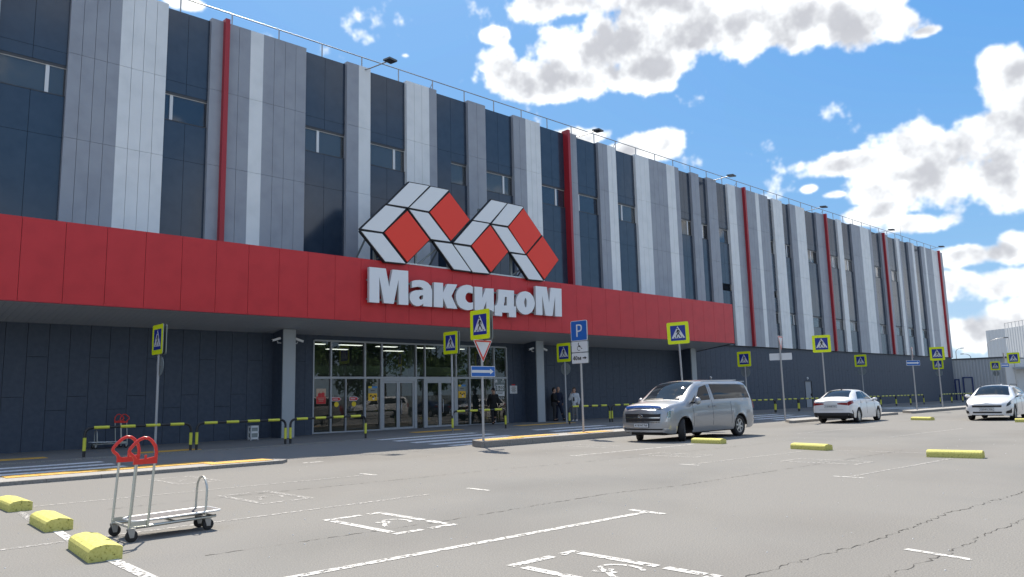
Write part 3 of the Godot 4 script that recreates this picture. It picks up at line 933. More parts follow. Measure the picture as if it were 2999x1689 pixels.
func railing() -> void:
	var r := Node3D.new()
	r.name = "roof_railing"
	store.add_child(r, true)
	part(r, "rail", tube([Vector3(-12.3, 16.88, -28.32), Vector3(91.4, 16.88, -28.32)], 0.024, 6), M.galvanised)
	var x := -12.27
	var k := 0
	while x < 91.5:
		span(r, "post", x - 0.02, x + 0.02, 16.0, 16.87, -28.34, -28.30, M.galvanised)
		if k % 7 == 3: part(r, "brace", tube([Vector3(x, 16.75, -28.32), Vector3(x - 0.05, 16.0, -28.95)], 0.018, 5), M.galvanised)
		x += 2.0
		k += 1

# ------------------------------------------------------------------ the sign on the canopy
const GLYPHS := [
	["letter_m", [15.97,6.57,16.72,6.58,16.88,5.86,17.04,6.57,17.79,6.59,17.79,5.21,17.33,5.20,17.32,6.20,17.09,5.21,16.64,5.21,16.42,6.23,16.42,5.20,15.97,5.20], []],
	["letter_a", [17.98,6.18,18.13,6.24,18.35,6.27,18.57,6.26,18.77,6.19,18.91,6.07,18.98,5.91,18.99,5.75,18.97,5.21,18.53,5.21,18.53,5.32,18.44,5.25,18.32,5.20,18.20,5.19,18.06,5.23,17.96,5.30,17.88,5.42,17.86,5.53,17.89,5.67,17.99,5.77,18.15,5.83,18.35,5.86,18.54,5.87,18.53,5.93,18.47,5.97,18.37,5.99,18.25,5.99,18.13,5.96,17.97,5.92], [18.53,5.66,18.44,5.65,18.36,5.61,18.32,5.54,18.35,5.49,18.42,5.46,18.48,5.48,18.52,5.53]],
	["letter_k", [19.09,6.24,19.56,6.25,19.55,5.84,19.79,6.23,20.32,6.25,20.00,5.74,20.31,5.21,19.76,5.21,19.55,5.62,19.54,5.22,19.07,5.22], []],
	["letter_s", [21.18,6.22,21.03,6.28,20.83,6.28,20.63,6.23,20.43,6.11,20.30,5.95,20.24,5.78,20.26,5.58,20.34,5.40,20.48,5.27,20.71,5.20,20.93,5.19,21.08,5.22,21.18,5.26,21.18,5.55,21.06,5.52,20.94,5.52,20.84,5.57,20.76,5.66,20.76,5.78,20.81,5.88,20.91,5.95,21.02,5.96,21.17,5.93], []],
	["letter_i", [21.28,6.24,21.73,6.25,21.72,5.77,21.92,6.22,22.39,6.24,22.38,5.22,21.94,5.22,21.94,5.64,21.73,5.22,21.27,5.22], []],
	["letter_d", [22.68,6.23,23.63,6.25,23.60,5.53,23.73,5.53,23.72,5.04,23.29,5.03,23.28,5.22,22.86,5.21,22.86,5.04,22.43,5.05,22.43,5.49,22.52,5.50,22.60,5.63,22.65,5.83], [23.05,5.92,23.18,5.93,23.17,5.54,22.98,5.53,23.03,5.70]],
	["letter_o", [24.94,5.75,24.91,5.61,24.84,5.48,24.74,5.36,24.61,5.28,24.47,5.22,24.31,5.20,24.16,5.21,24.02,5.27,23.90,5.35,23.81,5.46,23.75,5.58,23.74,5.72,23.76,5.86,23.82,5.99,23.92,6.10,24.05,6.19,24.19,6.25,24.35,6.28,24.51,6.26,24.65,6.22,24.77,6.13,24.87,6.02,24.92,5.89], [24.42,5.74,24.41,5.65,24.39,5.57,24.35,5.53,24.32,5.53,24.29,5.57,24.27,5.65,24.26,5.74,24.27,5.84,24.30,5.91,24.33,5.96,24.37,5.96,24.40,5.91,24.42,5.84]],
	["letter_m", [25.03,6.58,25.77,6.59,25.90,5.85,26.04,6.58,26.78,6.59,26.75,5.24,26.29,5.23,26.32,6.21,26.10,5.23,25.63,5.23,25.44,6.19,25.43,5.23,25.00,5.23], []]]
const LOGO_WHITE := [[16.90,9.24,17.95,10.31,18.96,10.34,17.88,9.26],[17.95,9.25,19.06,10.33,20.00,10.34,18.93,9.25],[15.68,8.06,16.80,9.16,17.74,9.16,16.66,8.06],[15.68,7.96,16.62,7.98,17.73,6.91,16.77,6.89],[17.95,9.16,18.90,9.16,20.04,8.09,19.05,8.08],[19.21,7.98,20.14,8.00,21.18,6.92,20.24,6.92],[20.27,8.08,21.34,9.17,22.30,9.18,21.21,8.08],[21.38,9.23,22.47,10.31,23.41,10.30,22.36,9.24],[22.48,9.23,23.48,10.30,24.47,10.30,23.45,9.25],[22.47,9.14,23.41,9.15,24.49,8.06,23.53,8.06],[20.26,7.98,21.16,7.98,22.24,6.92,21.29,6.90],[23.64,7.97,24.56,7.99,25.64,6.91,24.70,6.89]]
const LOGO_RED := [[18.99,9.22,20.04,10.24,21.15,9.20,20.10,8.15],[16.74,8.05,17.84,9.09,18.94,8.03,17.83,6.98],[21.25,8.06,22.36,9.11,23.41,8.04,22.35,7.00],[23.48,9.20,24.47,10.22,25.61,9.11,24.54,8.08],[24.63,8.04,25.70,9.05,26.75,8.02,25.74,6.98]]

func brand() -> void:
	var w := thing("letter_sign", "raised pale grey letters of the store name across the red canopy front", "sign")
	for g in GLYPHS:
		var holes := [] if g[2].is_empty() else [flat_list(g[2])]
		var l := part(w, g[0], prism(flat_list(g[1]), -25.04, -24.905, holes), M.letter_side)
		part(l, "face", prism(flat_list(g[1]), -24.905, -24.9, holes), M.letter_face)
	for y in [5.35, 6.1]:
		span(w, "mounting_rail", 16.0, 26.7, y - 0.03, y + 0.03, -25.18, -25.05, M.sign_back)
	var o := thing("emblem_sign", "double house emblem of white and red lozenge panels standing on the canopy roof", "sign")
	for set_ in [[LOGO_WHITE, "white_lozenge", "logo_white"], [LOGO_RED, "red_lozenge", "logo_red"]]:
		for p in set_[0]:
			var poly := flat_list(p)
			var big: Array = Geometry2D.offset_polygon(poly, 0.045, Geometry2D.JOIN_MITER)
			var tray := part(o, set_[1], prism(big[0], -25.16, -25.035, []), M.black)
			part(tray, "face", prism(poly, -25.035, -25.0, []), M[set_[2]])
	# steel frame behind
	for x in [16.5, 18.5, 20.2, 22.0, 23.9, 25.6]:
		span(o, "post", x - 0.05, x + 0.05, 6.92, 8.6 if x in [16.5, 25.6] else 9.9, -25.42, -25.32, M.sign_back)
		part(o, "brace", tube([Vector3(x, 8.6, -25.4), Vector3(x + 0.1, 6.95, -27.2)], 0.045, 6), M.sign_back)
	for p in [[16.6, 7.0, 18.4, 8.0], [18.6, 7.0, 20.1, 8.2], [22.1, 7.0, 23.8, 8.2], [23.9, 7.0, 25.5, 8.0]]:
		part(o, "brace", tube([Vector3(p[0], p[1], -25.37), Vector3(p[2], p[3], -25.37)], 0.04, 6), M.sign_back)
	span(o, "crossbar", 16.4, 26.2, 8.0, 8.08, -25.31, -25.2, M.sign_back)
	span(o, "crossbar", 17.6, 24.4, 9.18, 9.26, -25.31, -25.2, M.sign_back)
	span(o, "base_rail", 17.6, 25.7, 6.925, 6.985, -25.3, -25.17, M.steel_light)

# ------------------------------------------------------------------ far away
func ribbed(w: float, h: float, pitch: float, depth: float) -> ArrayMesh:      # trapezoid sheet in the x, y plane, facing +z
	var st := begin(true)
	var lo := []
	var hi := []
	var x := 0.0
	while x < w:
		for q in [[0.0, 0.0], [0.42, 0.0], [0.5, depth], [0.92, depth]]:
			var xx := minf(x + q[0] * pitch, w)
			lo.append(Vector3(xx, 0, q[1])); hi.append(Vector3(xx, h, q[1]))
		x += pitch
	grid(st, [lo, hi])
	return done(st)

func sheet(parent: Node, called: String, a: Vector3, b: Vector3, h: float, pitch: float, m: Material) -> MeshInstance3D:   # from a to b along the ground, the outside on the right-hand way of -cross
	var d := b - a
	var o := part(parent, called, ribbed(Vector2(d.x, d.z).length(), h, pitch, 0.05), m, a)
	o.rotation.y = atan2(-d.z, d.x)
	return o

func far_buildings() -> void:
	var s := thing("annex_shed", "low pale ribbed metal shed with blue door frames beyond the store's end", "building")
	sheet(s, "wall", Vector3(94.0, 0, -28.66), Vector3(94.98, 0, -23.87), 4.45, 0.3, M.shed_grey)
	sheet(s, "wall", Vector3(94.98, 0, -23.87), Vector3(128.0, 0, -22.5), 4.45, 0.3, M.shed_white)
	span(s, "wall", 91.72, 94.0, 0, 4.5, -29.2, -28.66, M.shed_grey)
	span(s, "roof", 94.05, 128, 4.45, 4.6, -60, -28.7, M.shed_grey)
	span(s, "roof", 95.0, 128, 4.45, 4.6, -28.7, -23.9, M.shed_grey)
	bx(s, "gutter", Vector3(94.46, 4.53, -26.3), Vector3(0.14, 0.16, 5.0), M.window_dark_frame, Vector3(0, 0.2, 0))
	span(s, "gutter", 95.0, 128, 4.45, 4.62, -23.82, -23.66, M.window_dark_frame)
	for d in [[0.18, 0.36, 2.5], [0.02, 0.1, 2.3]]:
		var a := Vector3(93.9, 0, -28.66).lerp(Vector3(94.88, 0, -23.87), d[0])
		var b := Vector3(93.9, 0, -28.66).lerp(Vector3(94.88, 0, -23.87), d[1])
		var ang := atan2(-(b - a).z, (b - a).x)
		var l := (b - a).length()
		var leaf := bx(s, "door", (a + b) / 2 + Vector3(0, d[2] / 2, 0), Vector3(l - 0.2, d[2] - 0.1, 0.06), M.door_grey, Vector3(0, ang, 0))
		for f in [[a, 0.12], [b, 0.12]]:
			bx(s, "door_frame", f[0] + Vector3(0, d[2] / 2, 0), Vector3(0.12, d[2], 0.12), M.door_blue, Vector3(0, ang, 0))
		bx(s, "door_frame", (a + b) / 2 + Vector3(0, d[2], 0), Vector3(l + 0.12, 0.12, 0.12), M.door_blue, Vector3(0, ang, 0))
	for wx in [97.6, 101.5]:
		span(s, "window", wx, wx + 1.6, 2.2, 3.1, -23.82, -23.72, M.window_dark_frame)
	span(s, "door", 98.4, 100.4, 0, 2.1, -23.8, -23.7, M.door_grey)
	span(s, "awning", 97.2, 102.6, 3.3, 3.5, -23.7, -22.6, M.shed_grey)
	var t := thing("tall_warehouse", "tall white ribbed warehouse with a roof railing far behind the low shed", "building")
	sheet(t, "wall", Vector3(170, 0, -42), Vector3(158, 0, -31.5), 12.5, 0.85, M.shed_white)
	sheet(t, "wall", Vector3(172.5, 0, -46), Vector3(170, 0, -42), 12.5, 0.85, M.shed_white)
	sheet(t, "wall", Vector3(158, 0, -31.5), Vector3(200, 0, -20), 12.5, 0.85, M.shed_white)
	var rl := Node3D.new()
	rl.name = "roof_railing"
	t.add_child(rl)
	for k in 14:
		var p := Vector3(170, 12.5, -42).lerp(Vector3(158, 12.5, -31.5), k / 13.0)
		bx(rl, "post", p + Vector3(0, 0.5, 0), Vector3(0.06, 1.0, 0.06), M.galvanised)
	part(rl, "rail", tube([Vector3(170, 13.5, -42), Vector3(158, 13.5, -31.5)], 0.05, 5), M.galvanised)
	# street lamps beyond the shed
	for l in [[Vector3(125, 0, -37.5), 6.7, Vector3(125, 7.16, -36.8), "short curved street lamp just past the store's end, behind the shed roof"], [Vector3(140, 0, -39.9), 6.4, Vector3(140, 6.89, -40.9), "low street lamp leaning its head to the store, behind the shed roof"], [Vector3(110, 0, -29.3), 6.8, Vector3(110, 7.45, -27.38), "tall street lamp with a long curved arm above the shed roof"]]:
		var sl := thing("street_lamp", l[3], "street lamp", l[0], 0, "street lamps beyond the shed")
		var tip: Vector3 = l[2] - l[0]
		part(sl, "pole", tube([Vector3.ZERO, Vector3(0, l[1] * 0.6, 0), Vector3(0, l[1], 0), Vector3(0, lerpf(l[1], tip.y, 0.6), tip.z * 0.25), Vector3(0, tip.y - 0.04, tip.z * 0.6), tip], [0.09, 0.075, 0.06, 0.05, 0.045, 0.04], 7), M.galvanised)
		bx(sl, "lamp_head", tip + Vector3(0, 0.0, 0.18 * signf(tip.z)), Vector3(0.2, 0.12, 0.5), M.flood_grey)

# ------------------------------------------------------------------ across the car park, mirrored in the glass
func opposite_side() -> void:
	var f := thing("picket_fence", "grey metal picket fence at the far edge of the car park, mirrored in the doors", "fence")
	for k in 30:
		bx(f, "post", Vector3(8 + 2.6 * k, 1.0, 13.1), Vector3(0.08, 2.0, 0.08), M.flood_grey)
	for k in 30:
		var p := part(f, "fence_sheet", picket_mesh(), M.sign_back, Vector3(8.05 + 2.6 * k, 0.1, 13.0))
	var proto := []
	var spots := [[10, 17.5, 11.0, 0], [16, 19.5, 12.5, 1], [22, 17.0, 10.0, 2], [27.5, 18.5, 13.0, 0], [33, 17.0, 11.0, 1], [38.5, 19.0, 12.0, 2], [44, 17.2, 10.5, 0], [50, 18.5, 13.0, 1], [56.5, 17.4, 11.5, 2], [63, 19, 12.0, 0], [70, 17.5, 11.0, 1]]
	var words := ["first", "second", "third", "fourth", "fifth", "sixth", "seventh", "eighth", "ninth", "tenth", "eleventh"]
	for i in spots.size():
		var s: Array = spots[i]
		tree(Vector3(s[0], 0, s[1]), s[2], s[3], "leafy green tree behind the picket fence, %s of the row, mirrored in the entrance glass" % words[i])

func picket_mesh() -> ArrayMesh:
	if M.has("picket"): return M.picket
	var st := begin(true)
	for k in 17:
		var x := 0.03 + 0.15 * k
		quad(st, Vector3(x, 0, 0.02), Vector3(x + 0.11, 0, 0.02), Vector3(x + 0.11, 1.9, 0.02), Vector3(x, 1.9, 0.02))
		quad(st, Vector3(x + 0.11, 0, 0), Vector3(x, 0, 0), Vector3(x, 1.9, 0), Vector3(x + 0.11, 1.9, 0))
	for y in [0.4, 1.5]:
		quad(st, Vector3(2.55, y, -0.03), Vector3(0, y, -0.03), Vector3(0, y + 0.06, -0.03), Vector3(2.55, y + 0.06, -0.03))
	M["picket"] = done(st)
	return M.picket

func leaf_mesh() -> ArrayMesh:
	if M.has("leafmesh"): return M.leafmesh
	var st := begin(true)
	for k in 3:
		var b := Basis(Vector3(0.3, 1, 0.2).normalized(), k * 2.1)
		var o := b * Vector3(0.12, 0.02 * k, 0)
		quad(st, o + b * Vector3(-0.16, -0.05, 0.02), o + b * Vector3(0.0, -0.11, 0.0), o + b * Vector3(0.17, 0.0, 0.05), o + b * Vector3(0.0, 0.12, -0.02))
	M["leafmesh"] = done(st)
	return M.leafmesh

func tree(at: Vector3, h: float, kind: int, label: String) -> void:
	var t := thing("leafy_tree", label, "tree", at, rng.randf() * 6.0, "trees behind the fence")
	part(t, "trunk", tube([Vector3.ZERO, Vector3(0.05, h * 0.25, 0.03), Vector3(-0.05, h * 0.5, 0.08), Vector3(0.1, h * 0.85, 0)], [0.2, 0.16, 0.11, 0.03], 7), M.bark)
	var lobes := []
	for k in 15:
		var y := h * rng.randf_range(0.28, 0.95)
		var spread := h * 0.26 * (1.15 - absf(y / h - 0.5))
		var a := rng.randf() * TAU
		var d := spread * rng.randf_range(0.3, 1.0)
		var c := Vector3(cos(a) * d, y, sin(a) * d)
		lobes.append([c, h * rng.randf_range(0.09, 0.15)])
		if k < 8: part(t, "limb", tube([Vector3(0, maxf(1.0, y - d * 0.8), 0), c], [0.07, 0.02], 5), M.bark)
	var mm := MultiMesh.new()
	mm.transform_format = MultiMesh.TRANSFORM_3D
	mm.mesh = leaf_mesh()
	mm.instance_count = 2600
	for i in 2600:
		var l: Array = lobes[rng.randi() % lobes.size()]
		var v: Vector3 = Vector3(rng.randfn(), rng.randfn() * 0.8, rng.randfn()).normalized() * pow(rng.randf(), 0.4) * l[1]
		mm.set_instance_transform(i, Transform3D(Basis.from_euler(Vector3(rng.randf() * 6, rng.randf() * 6, rng.randf() * 6)).scaled(Vector3.ONE * rng.randf_range(0.7, 1.3)), l[0] + v))
	var mi := MultiMeshInstance3D.new()
	mi.name = "crown"
	mi.multimesh = mm
	mi.material_override = M["leaf%d" % kind]
	mi.set_meta("kind", "stuff")
	t.add_child(mi)

# ------------------------------------------------------------------ traffic signs
func uv(p: Array, w: float) -> PackedVector2Array:
	var out := PackedVector2Array()
	for i in range(0, p.size(), 2): out.append(Vector2((p[i] - 0.5) * w, (p[i + 1] - 0.5) * w))
	return out

func shape(key: String, poly: PackedVector2Array, z0: float, z1: float) -> ArrayMesh:
	if not M.has(key): M[key] = prism(poly, z0, z1)
	return M[key]

func crossing_board(parent: Node, y: float, z := 0.06, back := false) -> void:
	var b := part(parent, "crossing_board", shape("x_board", round_rect(0.9, 0.9, 0.06), -0.022, -0.002), M.sign_back, Vector3(0, y, z))
	if back: b.rotation.y = PI
	part(b, "lime_border", shape("x_lime", round_rect(0.896, 0.896, 0.058), -0.002, 0.0), M.lime)
	part(b, "blue_field", shape("x_blue", round_rect(0.62, 0.62, 0.01), 0.0, 0.003), M.sign_blue)
	part(b, "white_triangle", shape("x_tri", uv([0.5, 0.96, 0.05, 0.16, 0.95, 0.16], 0.62), 0.003, 0.005), M.sign_white)
	part(b, "walking_figure", shape("x_man", uv([0.50, 0.73, 0.565, 0.71, 0.64, 0.61, 0.635, 0.50, 0.60, 0.50, 0.60, 0.59, 0.555, 0.635, 0.56, 0.48, 0.635, 0.37, 0.70, 0.25, 0.65, 0.22, 0.59, 0.34, 0.51, 0.43, 0.43, 0.34, 0.39, 0.20, 0.335, 0.21, 0.37, 0.36, 0.455, 0.48, 0.465, 0.60, 0.385, 0.50, 0.35, 0.525, 0.43, 0.64, 0.455, 0.72], 0.62), 0.005, 0.007), M.ink)
	part(b, "figure_head", shape("x_head", disc(0.03, 12, Vector2(-0.018, 0.185)), 0.005, 0.0072), M.ink)
	for k in 3: part(b, "stripe_mark", shape("x_mark", uv([0.465, 0.17, 0.525, 0.17, 0.545, 0.24, 0.485, 0.24], 0.62), 0.005, 0.007), M.ink, Vector3(-0.16 + 0.16 * k, 0, 0))

func pole(parent: Node, top: float, z := 0.0) -> void:
	part(parent, "pole", tube([Vector3(0, -0.03, z), Vector3(0, top, z)], 0.038, 10), M.pole_paint)
	part(parent, "pole_cap", tube([Vector3(0, top, z), Vector3(0, top + 0.02, z)], [0.042, 0.03], 10), M.ink)

func give_way(parent: Node, y: float, z: float, turn: float) -> void:
	var b := part(parent, "give_way_board", prism(rounded(uv([0.5, -0.39, 0.0, 0.475, 1.0, 0.475], 0.8), 0.05), -0.012, 0.0), M.sign_white, Vector3(0, y, 0))
	b.rotation.y = turn
	b.position += b.basis.z * z
	part(b, "back_plate", prism(rounded(uv([0.5, -0.38, 0.01, 0.47, 0.99, 0.47], 0.8), 0.05), -0.02, -0.0125), M.sign_back)
	part(b, "red_border", prism(rounded(uv([0.5, -0.345, 0.04, 0.452, 0.96, 0.452], 0.8), 0.03), 0.0, 0.003), M.sign_red)
	part(b, "white_field", prism(rounded(uv([0.5, -0.18, 0.135, 0.395, 0.865, 0.395], 0.8), 0.01), 0.003, 0.006), M.sign_white)

func rounded(p: PackedVector2Array, r: float) -> PackedVector2Array:
	var out := PackedVector2Array()
	for i in p.size():
		var a := p[(i + p.size() - 1) % p.size()]
		var b := p[i]
		var c := p[(i + 1) % p.size()]
		var s := b + (a - b).normalized() * r
		var e := b + (c - b).normalized() * r
		for k in 5:
			var t := k / 4.0
			out.append(s.lerp(b, t).lerp(b.lerp(e, t), t))
	return out

func arrow_board(parent: Node, y: float, z: float, turn: float) -> void:
	var b := part(parent, "arrow_board", prism(round_rect(1.0, 0.32, 0.03), -0.012, 0.0), M.sign_white, Vector3(0, y, 0))
	b.rotation.y = turn
	b.position += b.basis.z * z
	part(b, "blue_field", prism(round_rect(0.965, 0.285, 0.02), 0.0, 0.003), M.sign_sky)
	part(b, "arrow", prism(flat_list([-0.47, -0.04, 0.28, -0.04, 0.28, -0.085, 0.43, 0.0, 0.28, 0.085, 0.28, 0.04, -0.47, 0.04]), 0.003, 0.006), M.sign_white)

func round_back(parent: Node, y: float) -> void:
	var b := part(parent, "round_board", shape("x_round", disc(0.3, 28), -0.012, 0.0), M.sign_back, Vector3(0, y, -0.05))
	b.rotation.y = PI
	bx(b, "bracket", Vector3(0, 0, -0.03), Vector3(0.3, 0.03, 0.03), M.galvanised)

func words(parent: Node, called: String, text: String, size: float, m: Material, at: Vector3, bold := true) -> MeshInstance3D:
	var f := SystemFont.new()
	f.font_names = PackedStringArray(["Droid Sans"])
	f.font_weight = 700 if bold else 400
	var t := TextMesh.new()
	t.font = f
	t.text = text
	t.font_size = 48
	t.pixel_size = size / 48.0
	t.depth = 0.003
	return part(parent, called, t, m, at)

func signs() -> void:
	var W := -PI / 2
	var grp := "traffic signs on grey poles"
	# boards on the pavement, facing along the service lane
	for s in [[8.02, -24.0, 3.42, true, true, "crossing sign seen nearly edge-on beside the striped rail and abandoned trolleys"], [19.25, -24.0, 3.68, true, false, "small crossing sign on the pavement in front of the entrance doors"], [26.95, -25.0, 3.53, false, true, "narrow crossing sign on the pavement next to the blue parking sign"], [41.7, -24.0, 3.42, false, true, "small crossing sign behind the roof of the silver van"], [58.4, -24.0, 3.59, false, true, "crossing sign against the dark plinth, behind the white saloon's roof"], [74.9, -24.0, 3.55, false, true, "small crossing sign half hidden below a larger crossing sign at the store's end"], [92.0, -24.0, 3.6, false, true, "small crossing sign in front of the grey ribbed shed wall"]]:
		var t := thing("crossing_sign", s[5], "traffic sign", Vector3(s[0], walk(s[0], s[1]), s[1]), W, grp)
		var off: float = -t.position.y
		pole(t, s[2] + 0.4 + off)
		crossing_board(t, s[2] + off)
		if s[3]: crossing_board(t, s[2] + off - 0.02, -0.06, true)
		if s[4]: round_back(t, s[2] - 0.78 + off)
	# on the islands
	var a := thing("give_way_sign", "pole with crossing, give way triangle and blue one-way arrow signs", "traffic sign", Vector3(15.2, 0.185, -17.5), 0, grp)
	pole(a, 3.9)
	var h := Node3D.new()
	h.name = "crossing_head"
	a.add_child(h)
	h.rotation.y = W
	crossing_board(h, 3.47)
	crossing_board(h, 3.43, -0.07, true)
	give_way(a, 3.02, 0.05, 0.06)
	arrow_board(a, 2.05, 0.05, 0.05)
	var p := thing("parking_sign", "blue parking sign with wheelchair and distance plates below", "traffic sign", Vector3(20.35, 0.185, -18.1), W + 0.05, grp)
	pole(p, 3.85)
	var b := part(p, "parking_board", prism(round_rect(0.74, 0.72, 0.05), -0.012, 0.0), M.sign_white, Vector3(0, 3.55, 0.055))
	part(b, "back_plate", prism(round_rect(0.72, 0.7, 0.05), -0.05, -0.0125), M.sign_back)
	part(b, "blue_field", prism(round_rect(0.70, 0.68, 0.035), 0.0, 0.003), M.sign_sky)
	words(b, "letter", "P", 0.62, M.sign_white, Vector3(0, 0, 0.005), false)
	b = part(p, "wheelchair_board", prism(round_rect(0.72, 0.37, 0.03), -0.012, 0.0), M.sign_white, Vector3(0, 2.98, 0.055))
	part(b, "back_plate", prism(round_rect(0.74, 0.39, 0.03), -0.05, -0.0125), M.sign_back)
	wheelchair(b)
	b = part(p, "distance_board", prism(round_rect(0.72, 0.36, 0.03), -0.012, 0.0), M.sign_white, Vector3(0, 2.58, 0.055))
	part(b, "back_plate", prism(round_rect(0.74, 0.38, 0.03), -0.05, -0.0125), M.sign_back)
	words(b, "lettering", "40м", 0.2, M.ink, Vector3(-0.12, 0, 0.004))
	part(b, "arrow", prism(flat_list([0.13, -0.02, 0.22, -0.02, 0.22, -0.055, 0.31, 0.0, 0.22, 0.055, 0.22, 0.02, 0.13, 0.02]), 0.0, 0.004), M.ink)
	for s in [[26.55, -18.1, 0.185, 3.91, W + 0.38, "large crossing sign on a leaning pole above the silver van"], [39.3, -18.1, 0.11, 3.86, W + 0.36, "large crossing sign standing behind the white saloon's boot"], [55.9, -17.9, 0.14, 3.70, W + 0.1, "large crossing sign on the island in front of the store's end corner"], [73.5, -17.8, 0.14, 3.73, W + 0.05, "crossing sign above the roof of the white estate car"]]:
		var t := thing("crossing_sign", s[5], "traffic sign", Vector3(s[0], s[2], s[1]), s[4], grp)
		pole(t, s[3] + 0.35 - s[2])
		crossing_board(t, s[3] - s[2])
		if s[0] < 27.0: t.rotation.z = 0.025
	for s in [[33.75, -17.55, 0.11, 3.6, 0.22, 2.0, "grey-backed give way sign seen edge-on beside the van's tail"], [50.15, -17.5, 0.14, 3.5, 0.25, -0.5, "pale give way triangle over a one-way arrow near the store's far end"], [69.9, -17.6, 0.14, 3.6, 0.2, -0.3, "narrow give way triangle over a one-way arrow by the ribbed shed"]]:
		var t := thing("give_way_sign", s[6], "traffic sign", Vector3(s[0], s[2], s[1]), 0, grp)
		pole(t, s[3] + 0.3)
		give_way(t, s[3] + 0.32, 0.05, s[4])
		arrow_board(t, s[3] - 0.66, 0.05, s[5])

func wheelchair(b: Node) -> void:
	var st := begin(true)
	var ring := []
	for k in 15:
		var t := -0.9 - 4.6 * k / 14.0
		ring.append([Vector3(-0.02 + cos(t) * 0.085, -0.055 + sin(t) * 0.085, 0.004), Vector3(-0.02 + cos(t) * 0.065, -0.055 + sin(t) * 0.065, 0.004)])
	for k in 14: quad(st, ring[k][0], ring[k + 1][0], ring[k + 1][1], ring[k][1])
	for q in [[-0.045, 0.10, -0.02, -0.0, 0.03], [-0.02, 0.04, 0.04, 0.035, 0.02], [-0.03, 0.0, 0.06, -0.005, 0.022], [0.055, 0.0, 0.085, -0.075, 0.02], [0.08, -0.075, 0.125, -0.065, 0.02]]:
		var u := Vector2(q[0], q[1])
		var v := Vector2(q[2], q[3])
		var n: Vector2 = (v - u).normalized().orthogonal() * q[4] / 2
		quad(st, Vector3(u.x - n.x, u.y - n.y, 0.004), Vector3(v.x - n.x, v.y - n.y, 0.004), Vector3(v.x + n.x, v.y + n.y, 0.004), Vector3(u.x + n.x, u.y + n.y, 0.004))
	part(b, "wheelchair_mark", done(st), M.ink)
	part(b, "head_mark", prism(disc(0.022, 12, Vector2(-0.04, 0.125)), 0.0, 0.004), M.ink)

# ------------------------------------------------------------------ striped rails
func barrier_parts(t: Node, l: float) -> void:
	var path := [Vector3(0, -0.05, 0), Vector3(0, 0.62, 0)]
	for k in range(1, 5): path.append(Vector3(0.18 - 0.18 * cos(PI / 8 * k), 0.62 + 0.18 * sin(PI / 8 * k), 0))
	for k in range(0, 4): path.append(Vector3(l - 0.18 + 0.18 * sin(PI / 8 * k), 0.62 + 0.18 * cos(PI / 8 * k), 0))
	path.append(Vector3(l, 0.62, 0))
	path.append(Vector3(l, -0.05, 0))
	part(t, "tube", tube(path, 0.038, 10), M.barrier_black)
	var n := 4
	for k in n:
		var c := 0.42 + (l - 0.84) * k / (n - 1)
		part(t, "yellow_sleeve", tube([Vector3(c - 0.2, 0.8, 0), Vector3(c + 0.2, 0.8, 0)], 0.045, 10), M.barrier_yellow)
	for x in [0.0, l]:
		part(t, "yellow_sleeve", tube([Vector3(x, 0.17, 0), Vector3(x, 0.53, 0)], 0.045, 10), M.barrier_yellow)

func barriers() -> void:
	var first: Node3D
	var spots := [[6.13, 2.92, "black and yellow rail in front of the parked flatbed trolley by the dark wall"], [9.23, 2.92, "black and yellow rail between the trolley and the first grey column"], [12.33, 2.92, "black and yellow rail below the shop window with red arrows"], [19.25, 2.85, "black and yellow rail before the walking man at the entrance"], [26.06, 2.86, "black and yellow rail in front of the woman in a white jacket"], [29.1, 2.86, "black and yellow rail just ahead of the silver van's bonnet"], [32.1, 2.86, "black and yellow rail hidden behind the silver van's cabin"], [42.0, 2.95, "black and yellow rail at the silver van's tail"], [45.08, 2.95, "black and yellow rail behind the leaning give way pole"], [48.16, 2.95, "black and yellow rail before the grey service door"], [51.24, 2.95, "black and yellow rail hidden behind the white saloon"], [58.4, 2.95, "black and yellow rail past the white saloon's bonnet"], [61.45, 2.95, "second black and yellow rail past the white saloon's bonnet"], [64.5, 2.95, "third black and yellow rail past the white saloon's bonnet"], [67.55, 2.95, "fourth black and yellow rail past the white saloon's bonnet"], [74.5, 2.95, "black and yellow rail right of the twin crossing signs at the store's end"], [77.55, 2.95, "second rail right of the twin crossing signs at the store's end"], [80.6, 2.95, "rail half hidden behind the white estate car's mirror"]]
	for s in spots:
		var t := thing("striped_barrier", s[2], "barrier", Vector3(s[0], walk(s[0], -24.0), -24.0), 0, "black and yellow tube rails along the pavement")
		t.rotation.z = atan2(walk(s[0] + s[1], -24.0) - walk(s[0], -24.0), s[1])
		barrier_parts(t, s[1])

